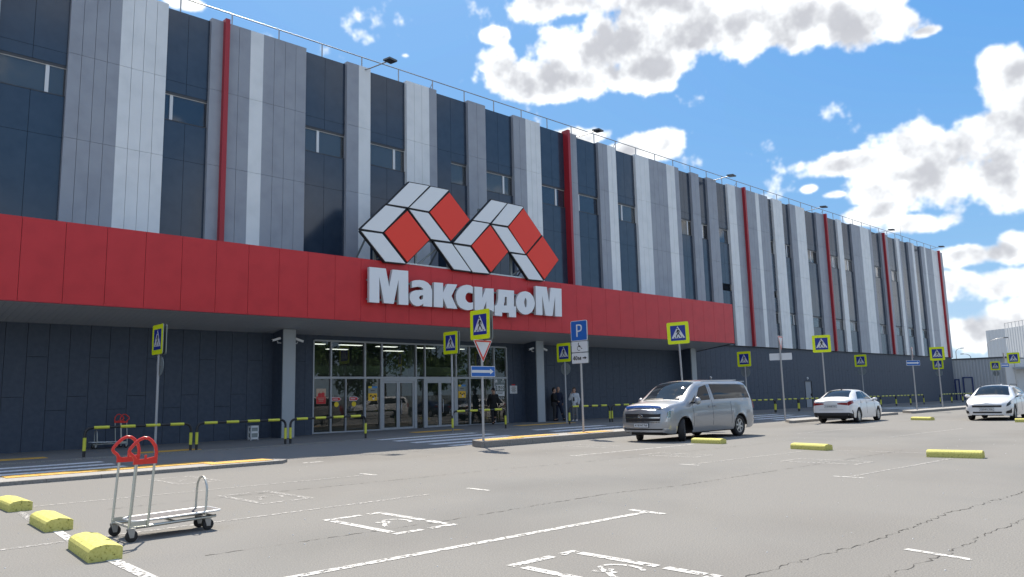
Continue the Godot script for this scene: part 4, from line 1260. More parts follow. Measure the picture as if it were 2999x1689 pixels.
# ------------------------------------------------------------------ wheel stops
func wheel_stops() -> void:
	var prof := [Vector2(-0.145, 0), Vector2(0.145, 0), Vector2(0.145, 0.112), Vector2(0.12, 0.126), Vector2(0.0, 0.15), Vector2(-0.09, 0.136), Vector2(-0.13, 0.115), Vector2(-0.145, 0.09)]
	var st := begin(true)
	var ends := [[-0.5, 0.985], [-0.485, 1.0], [0.0, 1.0], [0.485, 1.0], [0.5, 0.985]]
	var rings := []
	for e in ends:
		var ring := []
		for p in prof: ring.append(Vector3(p.x * e[1], maxf(p.y * e[1], 0.0), e[0]))
		rings.append(ring)
	grid(st, rings, true)
	for e in [0, 4]:
		var ring: Array = rings[e]
		for k in range(1, 7):
			if e == 4: tri(st, ring[0], ring[k], ring[k + 1])
			else: tri(st, ring[0], ring[k + 1], ring[k])
	var mesh := done(st)
	for s in [[2.31, -8.5, -0.07, "big yellow wheel stop in front of the flatbed trolley, nearest to the viewer"], [2.455, -10.88, -0.04, "yellow wheel stop in the middle of the three at the frame's edge"], [2.52, -13.36, 0.0, "yellow wheel stop cut by the frame's edge, nearest to the kerbed island"], [19.35, -12.45, -0.05, "yellow wheel stop beside the silver van's front wheel"], [18.3, -8.9, -0.22, "yellow wheel stop on the open asphalt between van and white saloon"], [17.45, -5.45, 0.12, "pale yellow wheel stop lying alone, closest of those on the open asphalt"], [37.35, -12.85, -0.35, "low yellow wheel stop between the white saloon and the white estate car"], [35.6, -8.3, 0.1, "yellow wheel stop at the white estate car's near front wheel"]]:
		var o := part(self, numbered("wheel_stop"), mesh, M.stop_yellow, Vector3(s[0], 0, s[1]), Vector3(0, s[2], 0))
		tag(o, s[3], "wheel stop", "yellow concrete wheel stops")

# ------------------------------------------------------------------ flatbed trolleys
func trolley(label: String, at: Vector3, turn: float) -> Node3D:
	var t := thing("flatbed_trolley", label, "trolley", at, turn, "flatbed trolleys")
	for w in [[0.03, -0.285], [0.03, 0.285], [0.90, -0.13], [0.90, 0.13]]:
		var c := Node3D.new()
		c.name = "caster"
		t.add_child(c, true)
		c.position = Vector3(w[0], 0, w[1])
		part(c, "tyre", tube([Vector3(0, 0.062, -0.016), Vector3(0, 0.062, -0.012), Vector3(0, 0.062, 0.012), Vector3(0, 0.062, 0.016)], [0.054, 0.062, 0.062, 0.054], 22), M.rubber)
		part(c, "hub", tube([Vector3(0, 0.062, -0.019), Vector3(0, 0.062, 0.019)], 0.016, 12), M.galvanised)
		for s in [-1, 1]:
			part(c, "fork", prism(flat_list([-0.02, 0.045, 0.02, 0.045, 0.03, 0.125, -0.045, 0.14, -0.045, 0.125]), s * 0.022 - 0.0015, s * 0.022 + 0.0015), M.galvanised)
		bx(c, "fork_plate", Vector3(-0.005, 0.137, 0), Vector3(0.075, 0.012, 0.06), M.galvanised)
	for s in [-1.0, 1.0]:
		for x in [0.0, 0.19]:
			part(t, "upright", tube([Vector3(x, 0.13 if x == 0.0 else 0.15, s * 0.285), Vector3(x + 0.045, 0.83, s * 0.285)], 0.0135, 10), M.cart_steel)
		var hd := Node3D.new()
		hd.name = "handle"
		t.add_child(hd, true)
		hd.position = Vector3(0.04, 0, s * 0.285)
		var band := PackedVector2Array(flat_list([-0.022, 0.80, 0.215, 0.80, 0.217, 0.875, 0.16, 0.868, 0.10, 0.855, 0.03, 0.852, -0.022, 0.875]))
		part(hd, "grip_band", prism(band, -0.017, 0.017), M.cart_red)
		var lp := []
		for q in [[0.205, 0.85], [0.21, 0.92], [0.195, 0.985], [0.155, 1.045], [0.12, 1.072], [0.075, 1.078], [0.03, 1.06], [-0.02, 1.015], [-0.062, 0.968], [-0.07, 0.94], [-0.055, 0.915], [-0.02, 0.885], [-0.005, 0.855]]: lp.append(Vector3(q[0], q[1], 0))
		part(hd, "grip_loop", tube(lp, 0.0175, 10), M.cart_red)
		part(hd, "hook", tube([Vector3(0.1, 0.85, 0), Vector3(0.1, 0.895, 0)], [0.012, 0.015], 8), M.cart_red)
		span(t, "side_plate", -0.005, 0.2, 0.155, 0.205, s * 0.27 - 0.003, s * 0.27 + 0.003, M.cart_steel)
		part(t, "side_beam", tube([Vector3(0.0, 0.142, s * 0.262), Vector3(0.2, 0.142, s * 0.25), Vector3(0.98, 0.150, s * 0.15)], 0.017, 4), M.cart_steel)
	for x in [0.02, 0.5, 0.95]:
		part(t, "cross_beam", tube([Vector3(x, 0.15, -0.26 + 0.11 * x), Vector3(x, 0.15, 0.26 - 0.11 * x)], 0.013, 6), M.cart_steel)
	var tilt := Node3D.new()
	tilt.name = "deck_frame"
	t.add_child(tilt)
	var out := round_rect(0.95, 0.42, 0.07, 5)
	var rim := []
	for p in out: rim.append(Vector3(0.55 + p.x, 0.205 + 0.02 * p.x, p.y))
	rim.append(rim[0])
	part(tilt, "rim", tube(rim, 0.011, 8), M.cart_rim)
	var deck := part(tilt, "deck", prism(round_rect(0.94, 0.41, 0.065, 5), -0.004, 0.004), M.cart_deck, Vector3(0.55, 0.205, 0), Vector3(-PI / 2, 0, 0))
	deck.rotation = Vector3(-PI / 2, 0, 0)
	deck.basis = Basis(Vector3(0, 0, 1), atan(0.02)) * deck.basis
	var hoop := []
	for q in [[0.86, 0.17, -0.15], [0.87, 0.45, -0.148], [0.872, 0.52, -0.13], [0.874, 0.57, -0.08], [0.875, 0.59, -0.02], [0.875, 0.585, 0.03], [0.874, 0.56, 0.08], [0.872, 0.48, 0.138], [0.87, 0.44, 0.148], [0.86, 0.17, 0.15]]: hoop.append(Vector3(q[0], q[1], q[2]))
	part(t, "hoop", tube(hoop, 0.0125, 10), M.cart_steel)
	return t

func carts() -> void:
	trolley("flatbed trolley with two red loop handles standing alone on the sunlit asphalt", Vector3(2.73, 0, -9.15), 0.0)
	trolley("flatbed trolley with red handles parked in the shade against the dark wall", Vector3(8.2, walk(8.0, -27.4), -27.45), PI)

# ------------------------------------------------------------------ vehicles: a lofted body, x from nose to tail
func curve_at(tab: Array, col: int, x: float) -> float:
	var n := tab.size()
	if x <= tab[0][0]: return tab[0][col]
	for i in n - 1:
		var x0: float = tab[i][0]
		var x1: float = tab[i + 1][0]
		if x <= x1:
			var y0: float = tab[i][col]
			var y1: float = tab[i + 1][col]
			var d := (y1 - y0) / (x1 - x0)
			var m0 := d
			var m1 := d
			if i > 0:
				var e: float = (y0 - tab[i - 1][col]) / (x0 - tab[i - 1][0])
				m0 = 0.0 if e * d <= 0 else 2.0 * e * d / (e + d)
			if i < n - 2:
				var e: float = (tab[i + 2][col] - y1) / (tab[i + 2][0] - x1)
				m1 = 0.0 if e * d <= 0 else 2.0 * e * d / (e + d)
			var h := x1 - x0
			var t := (x - x0) / h
			return y0 * (1 + 2 * t) * (1 - t) * (1 - t) + m0 * h * t * (1 - t) * (1 - t) + y1 * t * t * (3 - 2 * t) - m1 * h * t * t * (1 - t)
	return tab[n - 1][col]

func section(sp: Dictionary, x: float) -> Array:      # 14 points [z, y] from the sill to the roof's middle
	var tab: Array = sp.tab
	var v := []
	for c in range(1, 10): v.append(curve_at(tab, c, x))
	for wx in sp.wheels:
		var d: float = absf(x - wx)
		if d < sp.arch:
			v[0] = maxf(v[0], sp.radius + sqrt(sp.arch * sp.arch - d * d))
			if v[2] < v[0] + 0.03:
				v[2] = v[0] + 0.03
			v[1] = maxf(v[1], v[3] - 0.015)
			if v[4] < v[2] + 0.05: v[4] = v[2] + 0.05
	var p0 := Vector2(v[1], v[0]); var p1 := Vector2(v[3], v[2]); var p2 := Vector2(v[5], v[4]); var p3 := Vector2(v[7], v[6])
	var yt: float = v[8]
	var o := Vector2(0.012, 0.0)
	var roof := func(t: float) -> Vector2: return Vector2(p3.x * t, yt - (yt - p3.y) * pow(t, 2.4))
	var q8 := p2.lerp(p3, 0.88) + o * 0.5
	var q10: Vector2 = roof.call(0.84)
	return [p0, p0.lerp(p1, 0.5) + o, p1, p1.lerp(p2, 0.5) + o * 0.9, p2, p2.lerp(p3, 0.08), p2.lerp(p3, 0.36) + o, p2.lerp(p3, 0.64) + o, q8, (q8 + q10) / 4 + p3 / 2, q10, roof.call(0.6), roof.call(0.3), Vector2(0, yt)]

func surf(sp: Dictionary, x: float, i: float, side: float) -> Vector3:
	var s := section(sp, x)
	var k := clampi(int(i), 0, 12)
	var p: Vector2 = s[k].lerp(s[k + 1], i - k)
	return Vector3(x, p.y, p.x * side)

func cap(sp: Dictionary, rear: bool, t: float, i: float) -> Vector3:
	var x: float = sp.tab[-1][0] if rear else sp.tab[0][0]
	var p := surf(sp, x, i, t)
	var b: float = sp.bulge[1] if rear else -sp.bulge[0]
	return Vector3(x + b * (1.0 - t * t), p.y, p.z)

func patch(sp: Dictionary, where: String, q: Array, off: float, nu := 8, nv := 6, side := 1.0) -> ArrayMesh:   # q: four corners in the surface's own coordinates, as seen from outside: bottom left, bottom right, top right, top left
	var st := begin(false)
	var rows := []
	for j in nv + 1:
		var row := []
		for k in nu + 1:
			var u := float(k) / nu
			var v := float(j) / nv
			var c: Vector2 = Vector2(q[0][0], q[0][1]).lerp(Vector2(q[1][0], q[1][1]), u).lerp(Vector2(q[3][0], q[3][1]).lerp(Vector2(q[2][0], q[2][1]), u), v)
			row.append(on_body(sp, where, c, off, side))
		rows.append(row)
	grid(st, rows)
	return done(st)

func on_body(sp: Dictionary, where: String, c: Vector2, off: float, side: float) -> Vector3:
	var e := 0.02
	var p := raw(sp, where, c.x, c.y, side)
	var du := raw(sp, where, c.x + e, c.y, side) - raw(sp, where, c.x - e, c.y, side)
	var dv := raw(sp, where, c.x, c.y + e * 4, side) - raw(sp, where, c.x, c.y - e * 4, side)
	var n := du.cross(dv).normalized()
	var mid := Vector3(sp.tab[-1][0] / 2, 0.7, 0)
	if n.dot(p - mid) < 0: n = -n
	return p + n * off

func raw(sp: Dictionary, where: String, a: float, b: float, side: float) -> Vector3:
	match where:
		"side": return surf(sp, a, b, side)
		"front": return cap(sp, false, a, b)
		"rear": return cap(sp, true, a, b)
		_:                                            # top: a is the share of the half width, b is x
			var s := section(sp, clampf(b, 0.001, sp.tab[-1][0]))
			var t := absf(a)
			var wr: float = curve_at(sp.tab, 8, b)
			var yr: float = curve_at(sp.tab, 7, b)
			var yt: float = curve_at(sp.tab, 9, b)
			return Vector3(b, yt - (yt - yr) * pow(t, 2.4), wr * a)

func body_mesh(sp: Dictionary) -> ArrayMesh:
	var xs := []
	var tab: Array = sp.tab
	for i in tab.size() - 1:
		var n := maxi(1, int((tab[i + 1][0] - tab[i][0]) / 0.09))
		for k in n: xs.append(lerpf(tab[i][0], tab[i + 1][0], float(k) / n))
	xs.append(tab[-1][0])
	for wx in sp.wheels:
		for k in 17: xs.append(wx + sp.arch * (k / 8.0 - 1.0) * 0.999)
		xs.append(wx - sp.arch - 0.004); xs.append(wx + sp.arch + 0.004)
	xs.sort()
	var st := begin(false)
	var rows := []
	for x in xs:
		var s := section(sp, x)
		var row := []
		for p in s: row.append(Vector3(x, p.y, p.x))
		for k in range(12, -1, -1): row.append(Vector3(x, s[k].y, -s[k].x))
		rows.append(row)
	rows.reverse()
	grid(st, rows)
	for rear in [false, true]:
		rows = []
		for i in 14:
			var row := []
			for k in 11:
				var t := -1.0 + 0.2 * k
				row.append(cap(sp, rear, -t if rear else t, i))
			rows.append(row)
		grid(st, rows)
	return done(st)

func wheel(parent: Node, c: Vector3, side: float, r: float, turn := 0.0, spokes := 5) -> void:
	var w := Node3D.new()
	w.name = "wheel"
	parent.add_child(w, true)
	w.position = c
	w.rotation.y = turn + (0.0 if side > 0 else PI)
	var prof := [[-0.10, r * 0.62], [-0.105, r * 0.82], [-0.095, r * 0.95], [-0.07, r], [0.07, r], [0.095, r * 0.95], [0.105, r * 0.82], [0.10, r * 0.66], [0.085, r * 0.64]]
	var st := begin(false)
	var rings := []
	for p in prof:
		var ring := []
		for k in 28: ring.append(Vector3(cos(TAU * k / 28) * p[1], sin(TAU * k / 28) * p[1], p[0]))
		rings.append(ring)
	grid(st, rings, true)
	part(w, "tyre", done(st), M.rubber)
	part(w, "brake_disc", prism(disc(r * 0.645, 26), 0.02, 0.03), M.window_dark_frame)
	var ring := prism(disc(r * 0.66, 28), 0.03, 0.088, [disc(r * 0.57, 28)])
	part(w, "rim", ring, M.steel_light)
	part(w, "hub", prism(disc(r * 0.16, 14), 0.04, 0.092), M.steel_light)
	for k in spokes:
		var a := TAU * k / spokes + 0.3
		part(w, "spoke", prism(flat_list([-0.035, r * 0.1, 0.035, r * 0.1, 0.022, r * 0.6, -0.022, r * 0.6]), 0.05, 0.082), M.steel_light, Vector3.ZERO, Vector3(0, 0, a))

func plate(parent: Node, at: Vector3, turn: float, text: String) -> void:
	var p := bx(parent, "number_plate", at, Vector3.ONE, M.sign_white, Vector3(0, turn, 0))
	p.mesh = shape("np", round_rect(0.52, 0.112, 0.012), -0.004, 0.004)
	part(p, "plate_border", prism(round_rect(0.535, 0.127, 0.015), -0.006, 0.002), M.ink)
	words(p, "lettering", text, 0.088, M.ink, Vector3(0, 0, 0.005))

func vehicle(called: String, label: String, cat: String, sp: Dictionary, paint: Material, at: Vector3, turn: float, group := "") -> Node3D:
	var t := thing(called, label, cat, at, turn, group)
	var key := "body_" + String(sp.name)
	if not M.has(key): M[key] = body_mesh(sp)
	part(t, "body", M[key], paint)
	var L: float = sp.tab[-1][0]
	span(t, "underbody", 0.25, L - 0.25, 0.2, 0.62, -sp.inner, sp.inner, M.black)
	for w in 2:
		for s in [1.0, -1.0]:
			wheel(t, Vector3(sp.wheels[w], sp.radius, s * sp.track), s, sp.radius, sp.steer if w == 0 else 0.0, sp.spokes)
	for q in sp.patches:                              # name, material, surface, corners, offset, both sides
		var key2: String = key + str(q[0]) + str(q[3])
		for s in ([1.0, -1.0] if q[2] == "side" else [1.0]):
			if not M.has(key2 + str(s)): M[key2 + str(s)] = patch(sp, q[2], q[3], q[4], 10, 6, s)
			part(t, q[0], M[key2 + str(s)], M[q[1]])
	for s in [1.0, -1.0]:
		var m: Array = sp.mirror
		var st := begin(false)
		var rows := []
		for j in 7:
			var row := []
			var a := PI * j / 6.0
			for k in 10: row.append(Vector3(m[0] - 0.05 * cos(TAU * k / 10) * sin(a) * 1.3, m[1] + m[3] * 0.5 * sin(TAU * k / 10) * sin(a), s * (m[2] - 0.11 * cos(a))))
			rows.append(row)
		if s > 0: rows.reverse()
		grid(st, rows, true)
		var mr := part(t, "mirror", done(st), paint)
		part(mr, "mirror_arm", tube([Vector3(m[0] - 0.02, m[1] - 0.06, s * (m[2] - 0.16)), Vector3(m[0], m[1] - 0.05, s * (m[2] - 0.05))], 0.03, 6), M.black)
		for hx in sp.handles:
			var p := surf(sp, hx, 3.55, s)
			bx(t, "door_handle", p + Vector3(0, 0, 0.016 * s), Vector3(0.17, 0.035, 0.03), paint)
		for gx in sp.gaps:                            # shut lines, cut as thin dark strips following the side
			var pts := []
			for k in 13: pts.append(on_body(sp, "side", Vector2(gx[0] + (gx[1] - gx[0]) * k / 12.0, lerpf(1.0, gx[2], k / 12.0)), 0.001, s))
			part(t, "shut_line", tube(pts, 0.004, 4), M.black)
	return t

func van_spec() -> Dictionary:
	return {"name": "van", "arch": 0.40, "radius": 0.345, "wheels": [0.90, 4.10], "bulge": [0.10, 0.05], "inner": 0.62, "track": 0.80, "steer": 0.55, "spokes": 6,
		"tab": [[0.06, 0.30, 0.68, 0.52, 0.77, 0.84, 0.72, 0.955, 0.62, 0.985], [0.15, 0.27, 0.78, 0.52, 0.87, 0.90, 0.82, 1.03, 0.73, 1.07], [0.32, 0.25, 0.85, 0.55, 0.92, 0.98, 0.88, 1.085, 0.80, 1.135], [0.65, 0.25, 0.88, 0.60, 0.945, 1.05, 0.905, 1.14, 0.845, 1.20], [0.95, 0.25, 0.89, 0.62, 0.955, 1.08, 0.915, 1.19, 0.85, 1.25], [1.25, 0.25, 0.89, 0.62, 0.96, 1.09, 0.925, 1.36, 0.82, 1.43], [1.60, 0.25, 0.89, 0.62, 0.96, 1.11, 0.93, 1.60, 0.77, 1.67], [1.90, 0.25, 0.89, 0.62, 0.96, 1.12, 0.93, 1.74, 0.745, 1.81], [2.25, 0.25, 0.89, 0.62, 0.96, 1.13, 0.93, 1.785, 0.74, 1.855], [3.0, 0.25, 0.89, 0.62, 0.96, 1.14, 0.93, 1.795, 0.74, 1.875], [4.2, 0.25, 0.89, 0.62, 0.96, 1.15, 0.93, 1.795, 0.74, 1.875], [4.75, 0.26, 0.88, 0.62, 0.95, 1.15, 0.92, 1.76, 0.73, 1.845], [4.92, 0.29, 0.87, 0.62, 0.93, 1.13, 0.90, 1.69, 0.71, 1.79], [5.04, 0.34, 0.84, 0.62, 0.89, 1.08, 0.86, 1.52, 0.68, 1.62]],
		"mirror": [1.42, 1.20, 1.08, 0.24], "handles": [2.28, 2.62], "gaps": [[1.38, 1.36, 4.0], [2.45, 2.45, 8.0], [3.55, 3.55, 4.0]],
		"patches": [["windscreen", "car_glass", "top", [[-0.80, 0.99], [0.80, 0.99], [0.86, 1.92], [-0.86, 1.92]], 0.006], ["side_window", "car_glass", "side", [[2.62, 5.2], [4.82, 5.3], [4.72, 7.9], [2.55, 8.0]], 0.006], ["door_window", "car_glass", "side", [[1.50, 5.2], [2.38, 5.2], [2.36, 7.9], [1.95, 7.6]], 0.006], ["quarter_window", "car_glass", "side", [[1.16, 5.0], [1.45, 5.2], [1.62, 6.6], [1.50, 6.3]], 0.006], ["headlamp", "lamp_lens", "side", [[0.06, 2.4], [0.32, 2.9], [0.55, 5.2], [0.22, 4.4]], 0.006], ["headlamp_bulb", "chrome", "side", [[0.12, 3.0], [0.22, 3.1], [0.27, 3.9], [0.16, 3.9]], 0.012],
			["grille", "black", "front", [[-0.82, 2.4], [0.82, 2.4], [0.98, 5.0], [-0.98, 5.0]], 0.004], ["grille_bar", "chrome", "front", [[-0.86, 3.2], [0.86, 3.2], [0.88, 3.42], [-0.88, 3.42]], 0.016], ["grille_bar", "chrome", "front", [[-0.88, 4.0], [0.88, 4.0], [0.90, 4.3], [-0.90, 4.3]], 0.016], ["grille_bar", "chrome", "front", [[-0.84, 2.5], [0.84, 2.5], [0.84, 2.62], [-0.84, 2.62]], 0.016], ["bonnet_guard", "guard_blue", "top", [[-0.98, 0.08], [0.98, 0.08], [0.95, 0.17], [-0.95, 0.17]], 0.03], ["lower_intake", "black", "front", [[-0.98, 0.55], [0.98, 0.55], [0.98, 0.95], [-0.98, 0.95]], 0.004], ["fog_lamp", "lamp_lens", "side", [[0.02, 0.75], [0.2, 0.75], [0.2, 1.2], [0.02, 1.2]], 0.008], ["tail_lamp", "tail_red", "side", [[4.96, 3.2], [5.08, 3.2], [5.07, 5.8], [4.98, 5.8]], 0.008], ["wiper", "black", "top", [[-0.7, 1.0], [0.1, 1.0], [0.1, 1.03], [-0.7, 1.03]], 0.016]]}

func sedan_spec() -> Dictionary:
	return {"name": "saloon", "arch": 0.36, "radius": 0.31, "wheels": [0.85, 3.45], "bulge": [0.08, 0.06], "inner": 0.55, "track": 0.755, "steer": 0.0, "spokes": 10,
		"tab": [[0.0, 0.24, 0.58, 0.45, 0.66, 0.62, 0.60, 0.69, 0.50, 0.71], [0.10, 0.21, 0.70, 0.48, 0.78, 0.70, 0.72, 0.77, 0.60, 0.80], [0.35, 0.20, 0.78, 0.52, 0.83, 0.79, 0.78, 0.845, 0.68, 0.89], [0.85, 0.20, 0.82, 0.55, 0.855, 0.88, 0.82, 0.92, 0.74, 0.965], [1.22, 0.20, 0.83, 0.55, 0.865, 0.92, 0.835, 0.965, 0.76, 1.02], [1.55, 0.20, 0.83, 0.55, 0.865, 0.94, 0.835, 1.16, 0.67, 1.22], [1.90, 0.20, 0.83, 0.55, 0.865, 0.95, 0.835, 1.335, 0.60, 1.395], [2.30, 0.20, 0.83, 0.55, 0.865, 0.96, 0.835, 1.405, 0.575, 1.465], [2.75, 0.20, 0.83, 0.55, 0.865, 0.97, 0.835, 1.405, 0.575, 1.465], [3.15, 0.20, 0.83, 0.55, 0.865, 0.98, 0.83, 1.345, 0.585, 1.41], [3.50, 0.20, 0.83, 0.55, 0.865, 0.985, 0.825, 1.22, 0.61, 1.285], [3.80, 0.22, 0.83, 0.55, 0.86, 0.985, 0.815, 1.09, 0.67, 1.14], [4.05, 0.25, 0.82, 0.55, 0.85, 0.975, 0.80, 1.04, 0.70, 1.08], [4.25, 0.28, 0.79, 0.55, 0.83, 0.96, 0.775, 1.025, 0.69, 1.065], [4.36, 0.31, 0.74, 0.55, 0.79, 0.92, 0.73, 0.99, 0.65, 1.03], [4.40, 0.33, 0.70, 0.55, 0.74, 0.88, 0.69, 0.95, 0.60, 0.985]],
		"mirror": [1.52, 1.0, 0.94, 0.13], "handles": [2.32, 3.05], "gaps": [[1.32, 1.35, 4.0], [2.42, 2.45, 8.0], [3.30, 3.12, 4.0]],
		"patches": [["windscreen", "car_glass", "top", [[-0.84, 1.26], [0.84, 1.26], [0.86, 1.98], [-0.86, 1.98]], 0.005], ["rear_window", "car_glass", "top", [[0.86, 3.78], [-0.86, 3.78], [-0.82, 3.06], [0.82, 3.06]], 0.005], ["door_window", "car_glass", "side", [[1.62, 5.2], [2.40, 5.2], [2.40, 8.0], [2.02, 7.8]], 0.005], ["side_window", "car_glass", "side", [[2.47, 5.2], [3.42, 5.3], [2.98, 8.0], [2.47, 8.0]], 0.005], ["headlamp", "lamp_lens", "side", [[0.02, 3.0], [0.42, 3.4], [0.58, 4.3], [0.06, 4.2]], 0.005], ["tail_lamp", "tail_red", "side", [[3.98, 3.45], [4.40, 3.2], [4.40, 4.3], [4.02, 4.0]], 0.006], ["tail_lamp", "tail_red", "rear", [[1.0, 3.35], [0.42, 3.6], [0.42, 3.9], [1.0, 4.2]], 0.006], ["tail_lamp", "tail_red", "rear", [[-0.42, 3.6], [-1.0, 3.35], [-1.0, 4.2], [-0.42, 3.9]], 0.006], ["rear_valance", "black", "rear", [[1.0, 0.0], [-1.0, 0.0], [-1.0, 1.15], [1.0, 1.15]], 0.005], ["rear_valance", "black", "side", [[4.05, 0.0], [4.40, 0.0], [4.40, 1.15], [4.12, 0.9]], 0.005], ["bumper_vent", "black", "side", [[4.10, 0.9], [4.16, 0.9], [4.26, 2.0], [4.20, 2.1]], 0.006], ["grille", "black", "front", [[-0.9, 1.6], [0.9, 1.6], [0.8, 3.4], [-0.8, 3.4]], 0.005], ["boot_line", "black", "rear", [[0.7, 2.18], [-0.7, 2.18], [-0.7, 2.22], [0.7, 2.22]], 0.004]]}

func estate_spec() -> Dictionary:
	return {"name": "estate", "arch": 0.365, "radius": 0.32, "wheels": [0.90, 3.55], "bulge": [0.11, 0.05], "inner": 0.55, "track": 0.775, "steer": 0.0, "spokes": 7,
		"tab": [[0.0, 0.22, 0.62, 0.46, 0.70, 0.64, 0.63, 0.71, 0.52, 0.73], [0.12, 0.20, 0.74, 0.48, 0.81, 0.72, 0.75, 0.79, 0.62, 0.83], [0.38, 0.19, 0.81, 0.52, 0.86, 0.82, 0.81, 0.875, 0.70, 0.925], [0.88, 0.19, 0.84, 0.55, 0.885, 0.91, 0.85, 0.955, 0.76, 1.01], [1.18, 0.19, 0.85, 0.55, 0.89, 0.95, 0.86, 1.0, 0.78, 1.06], [1.55, 0.19, 0.85, 0.55, 0.89, 0.97, 0.86, 1.20, 0.70, 1.27], [1.95, 0.19, 0.85, 0.55, 0.89, 0.98, 0.86, 1.38, 0.62, 1.45], [2.35, 0.19, 0.85, 0.55, 0.89, 0.99, 0.86, 1.425, 0.60, 1.495], [3.2, 0.19, 0.85, 0.55, 0.89, 1.01, 0.855, 1.415, 0.60, 1.485], [3.9, 0.22, 0.85, 0.55, 0.885, 1.02, 0.85, 1.375, 0.60, 1.445], [4.25, 0.26, 0.82, 0.55, 0.86, 1.01, 0.82, 1.25, 0.62, 1.36], [4.45, 0.30, 0.76, 0.55, 0.81, 0.98, 0.76, 1.05, 0.64, 1.15], [4.50, 0.33, 0.70, 0.55, 0.75, 0.92, 0.70, 0.98, 0.60, 1.05]],
		"mirror": [1.52, 1.03, 0.985, 0.14], "handles": [2.4, 3.2], "gaps": [[1.32, 1.35, 4.0], [2.52, 2.5, 8.0], [3.45, 3.2, 4.0]],
		"patches": [["windscreen", "car_glass", "top", [[-0.86, 1.22], [0.86, 1.22], [0.88, 2.05], [-0.88, 2.05]], 0.005], ["rear_window", "car_glass", "top", [[0.8, 4.4], [-0.8, 4.4], [-0.8, 4.15], [0.8, 4.15]], 0.005], ["door_window", "car_glass", "side", [[1.62, 5.2], [2.46, 5.2], [2.46, 8.0], [2.05, 7.8]], 0.005], ["side_window", "car_glass", "side", [[2.54, 5.2], [3.35, 5.2], [3.35, 8.0], [2.54, 8.0]], 0.005], ["side_window", "car_glass", "side", [[3.43, 5.2], [4.15, 5.4], [3.98, 7.8], [3.43, 8.0]], 0.005], ["headlamp", "lamp_dark", "side", [[0.03, 3.2], [0.40, 3.2], [0.58, 4.3], [0.1, 4.3]], 0.005], ["headlamp_bulb", "lamp_lens", "side", [[0.30, 3.4], [0.40, 3.4], [0.50, 4.1], [0.42, 4.1]], 0.009], ["grille", "black", "front", [[-0.8, 3.1], [0.8, 3.1], [0.86, 4.0], [-0.86, 4.0]], 0.005], ["lower_intake", "black", "front", [[-0.8, 0.75], [0.8, 0.75], [0.78, 1.3], [-0.78, 1.3]], 0.005], ["fog_lamp", "black", "side", [[0.0, 0.7], [0.3, 0.8], [0.28, 2.0], [0.0, 1.5]], 0.006], ["chin", "black", "front", [[-0.95, 0.0], [0.95, 0.0], [0.9, 0.22], [-0.9, 0.22]], 0.005], ["tail_lamp", "tail_red", "side", [[4.2, 3.6], [4.48, 3.4], [4.46, 5.0], [4.22, 5.0]], 0.006], ["wiper", "black", "top", [[-0.7, 1.23], [0.3, 1.23], [0.3, 1.26], [-0.7, 1.26]], 0.014]]}

func car_paint(key: String, r: float, g: float, b: float, metal: float, rough: float) -> StandardMaterial3D:
	var m := mat(key, r, g, b, rough, metal, 0.5)
	m.clearcoat_enabled = true
	m.clearcoat = 1.0
	m.clearcoat_roughness = 0.05
	return m

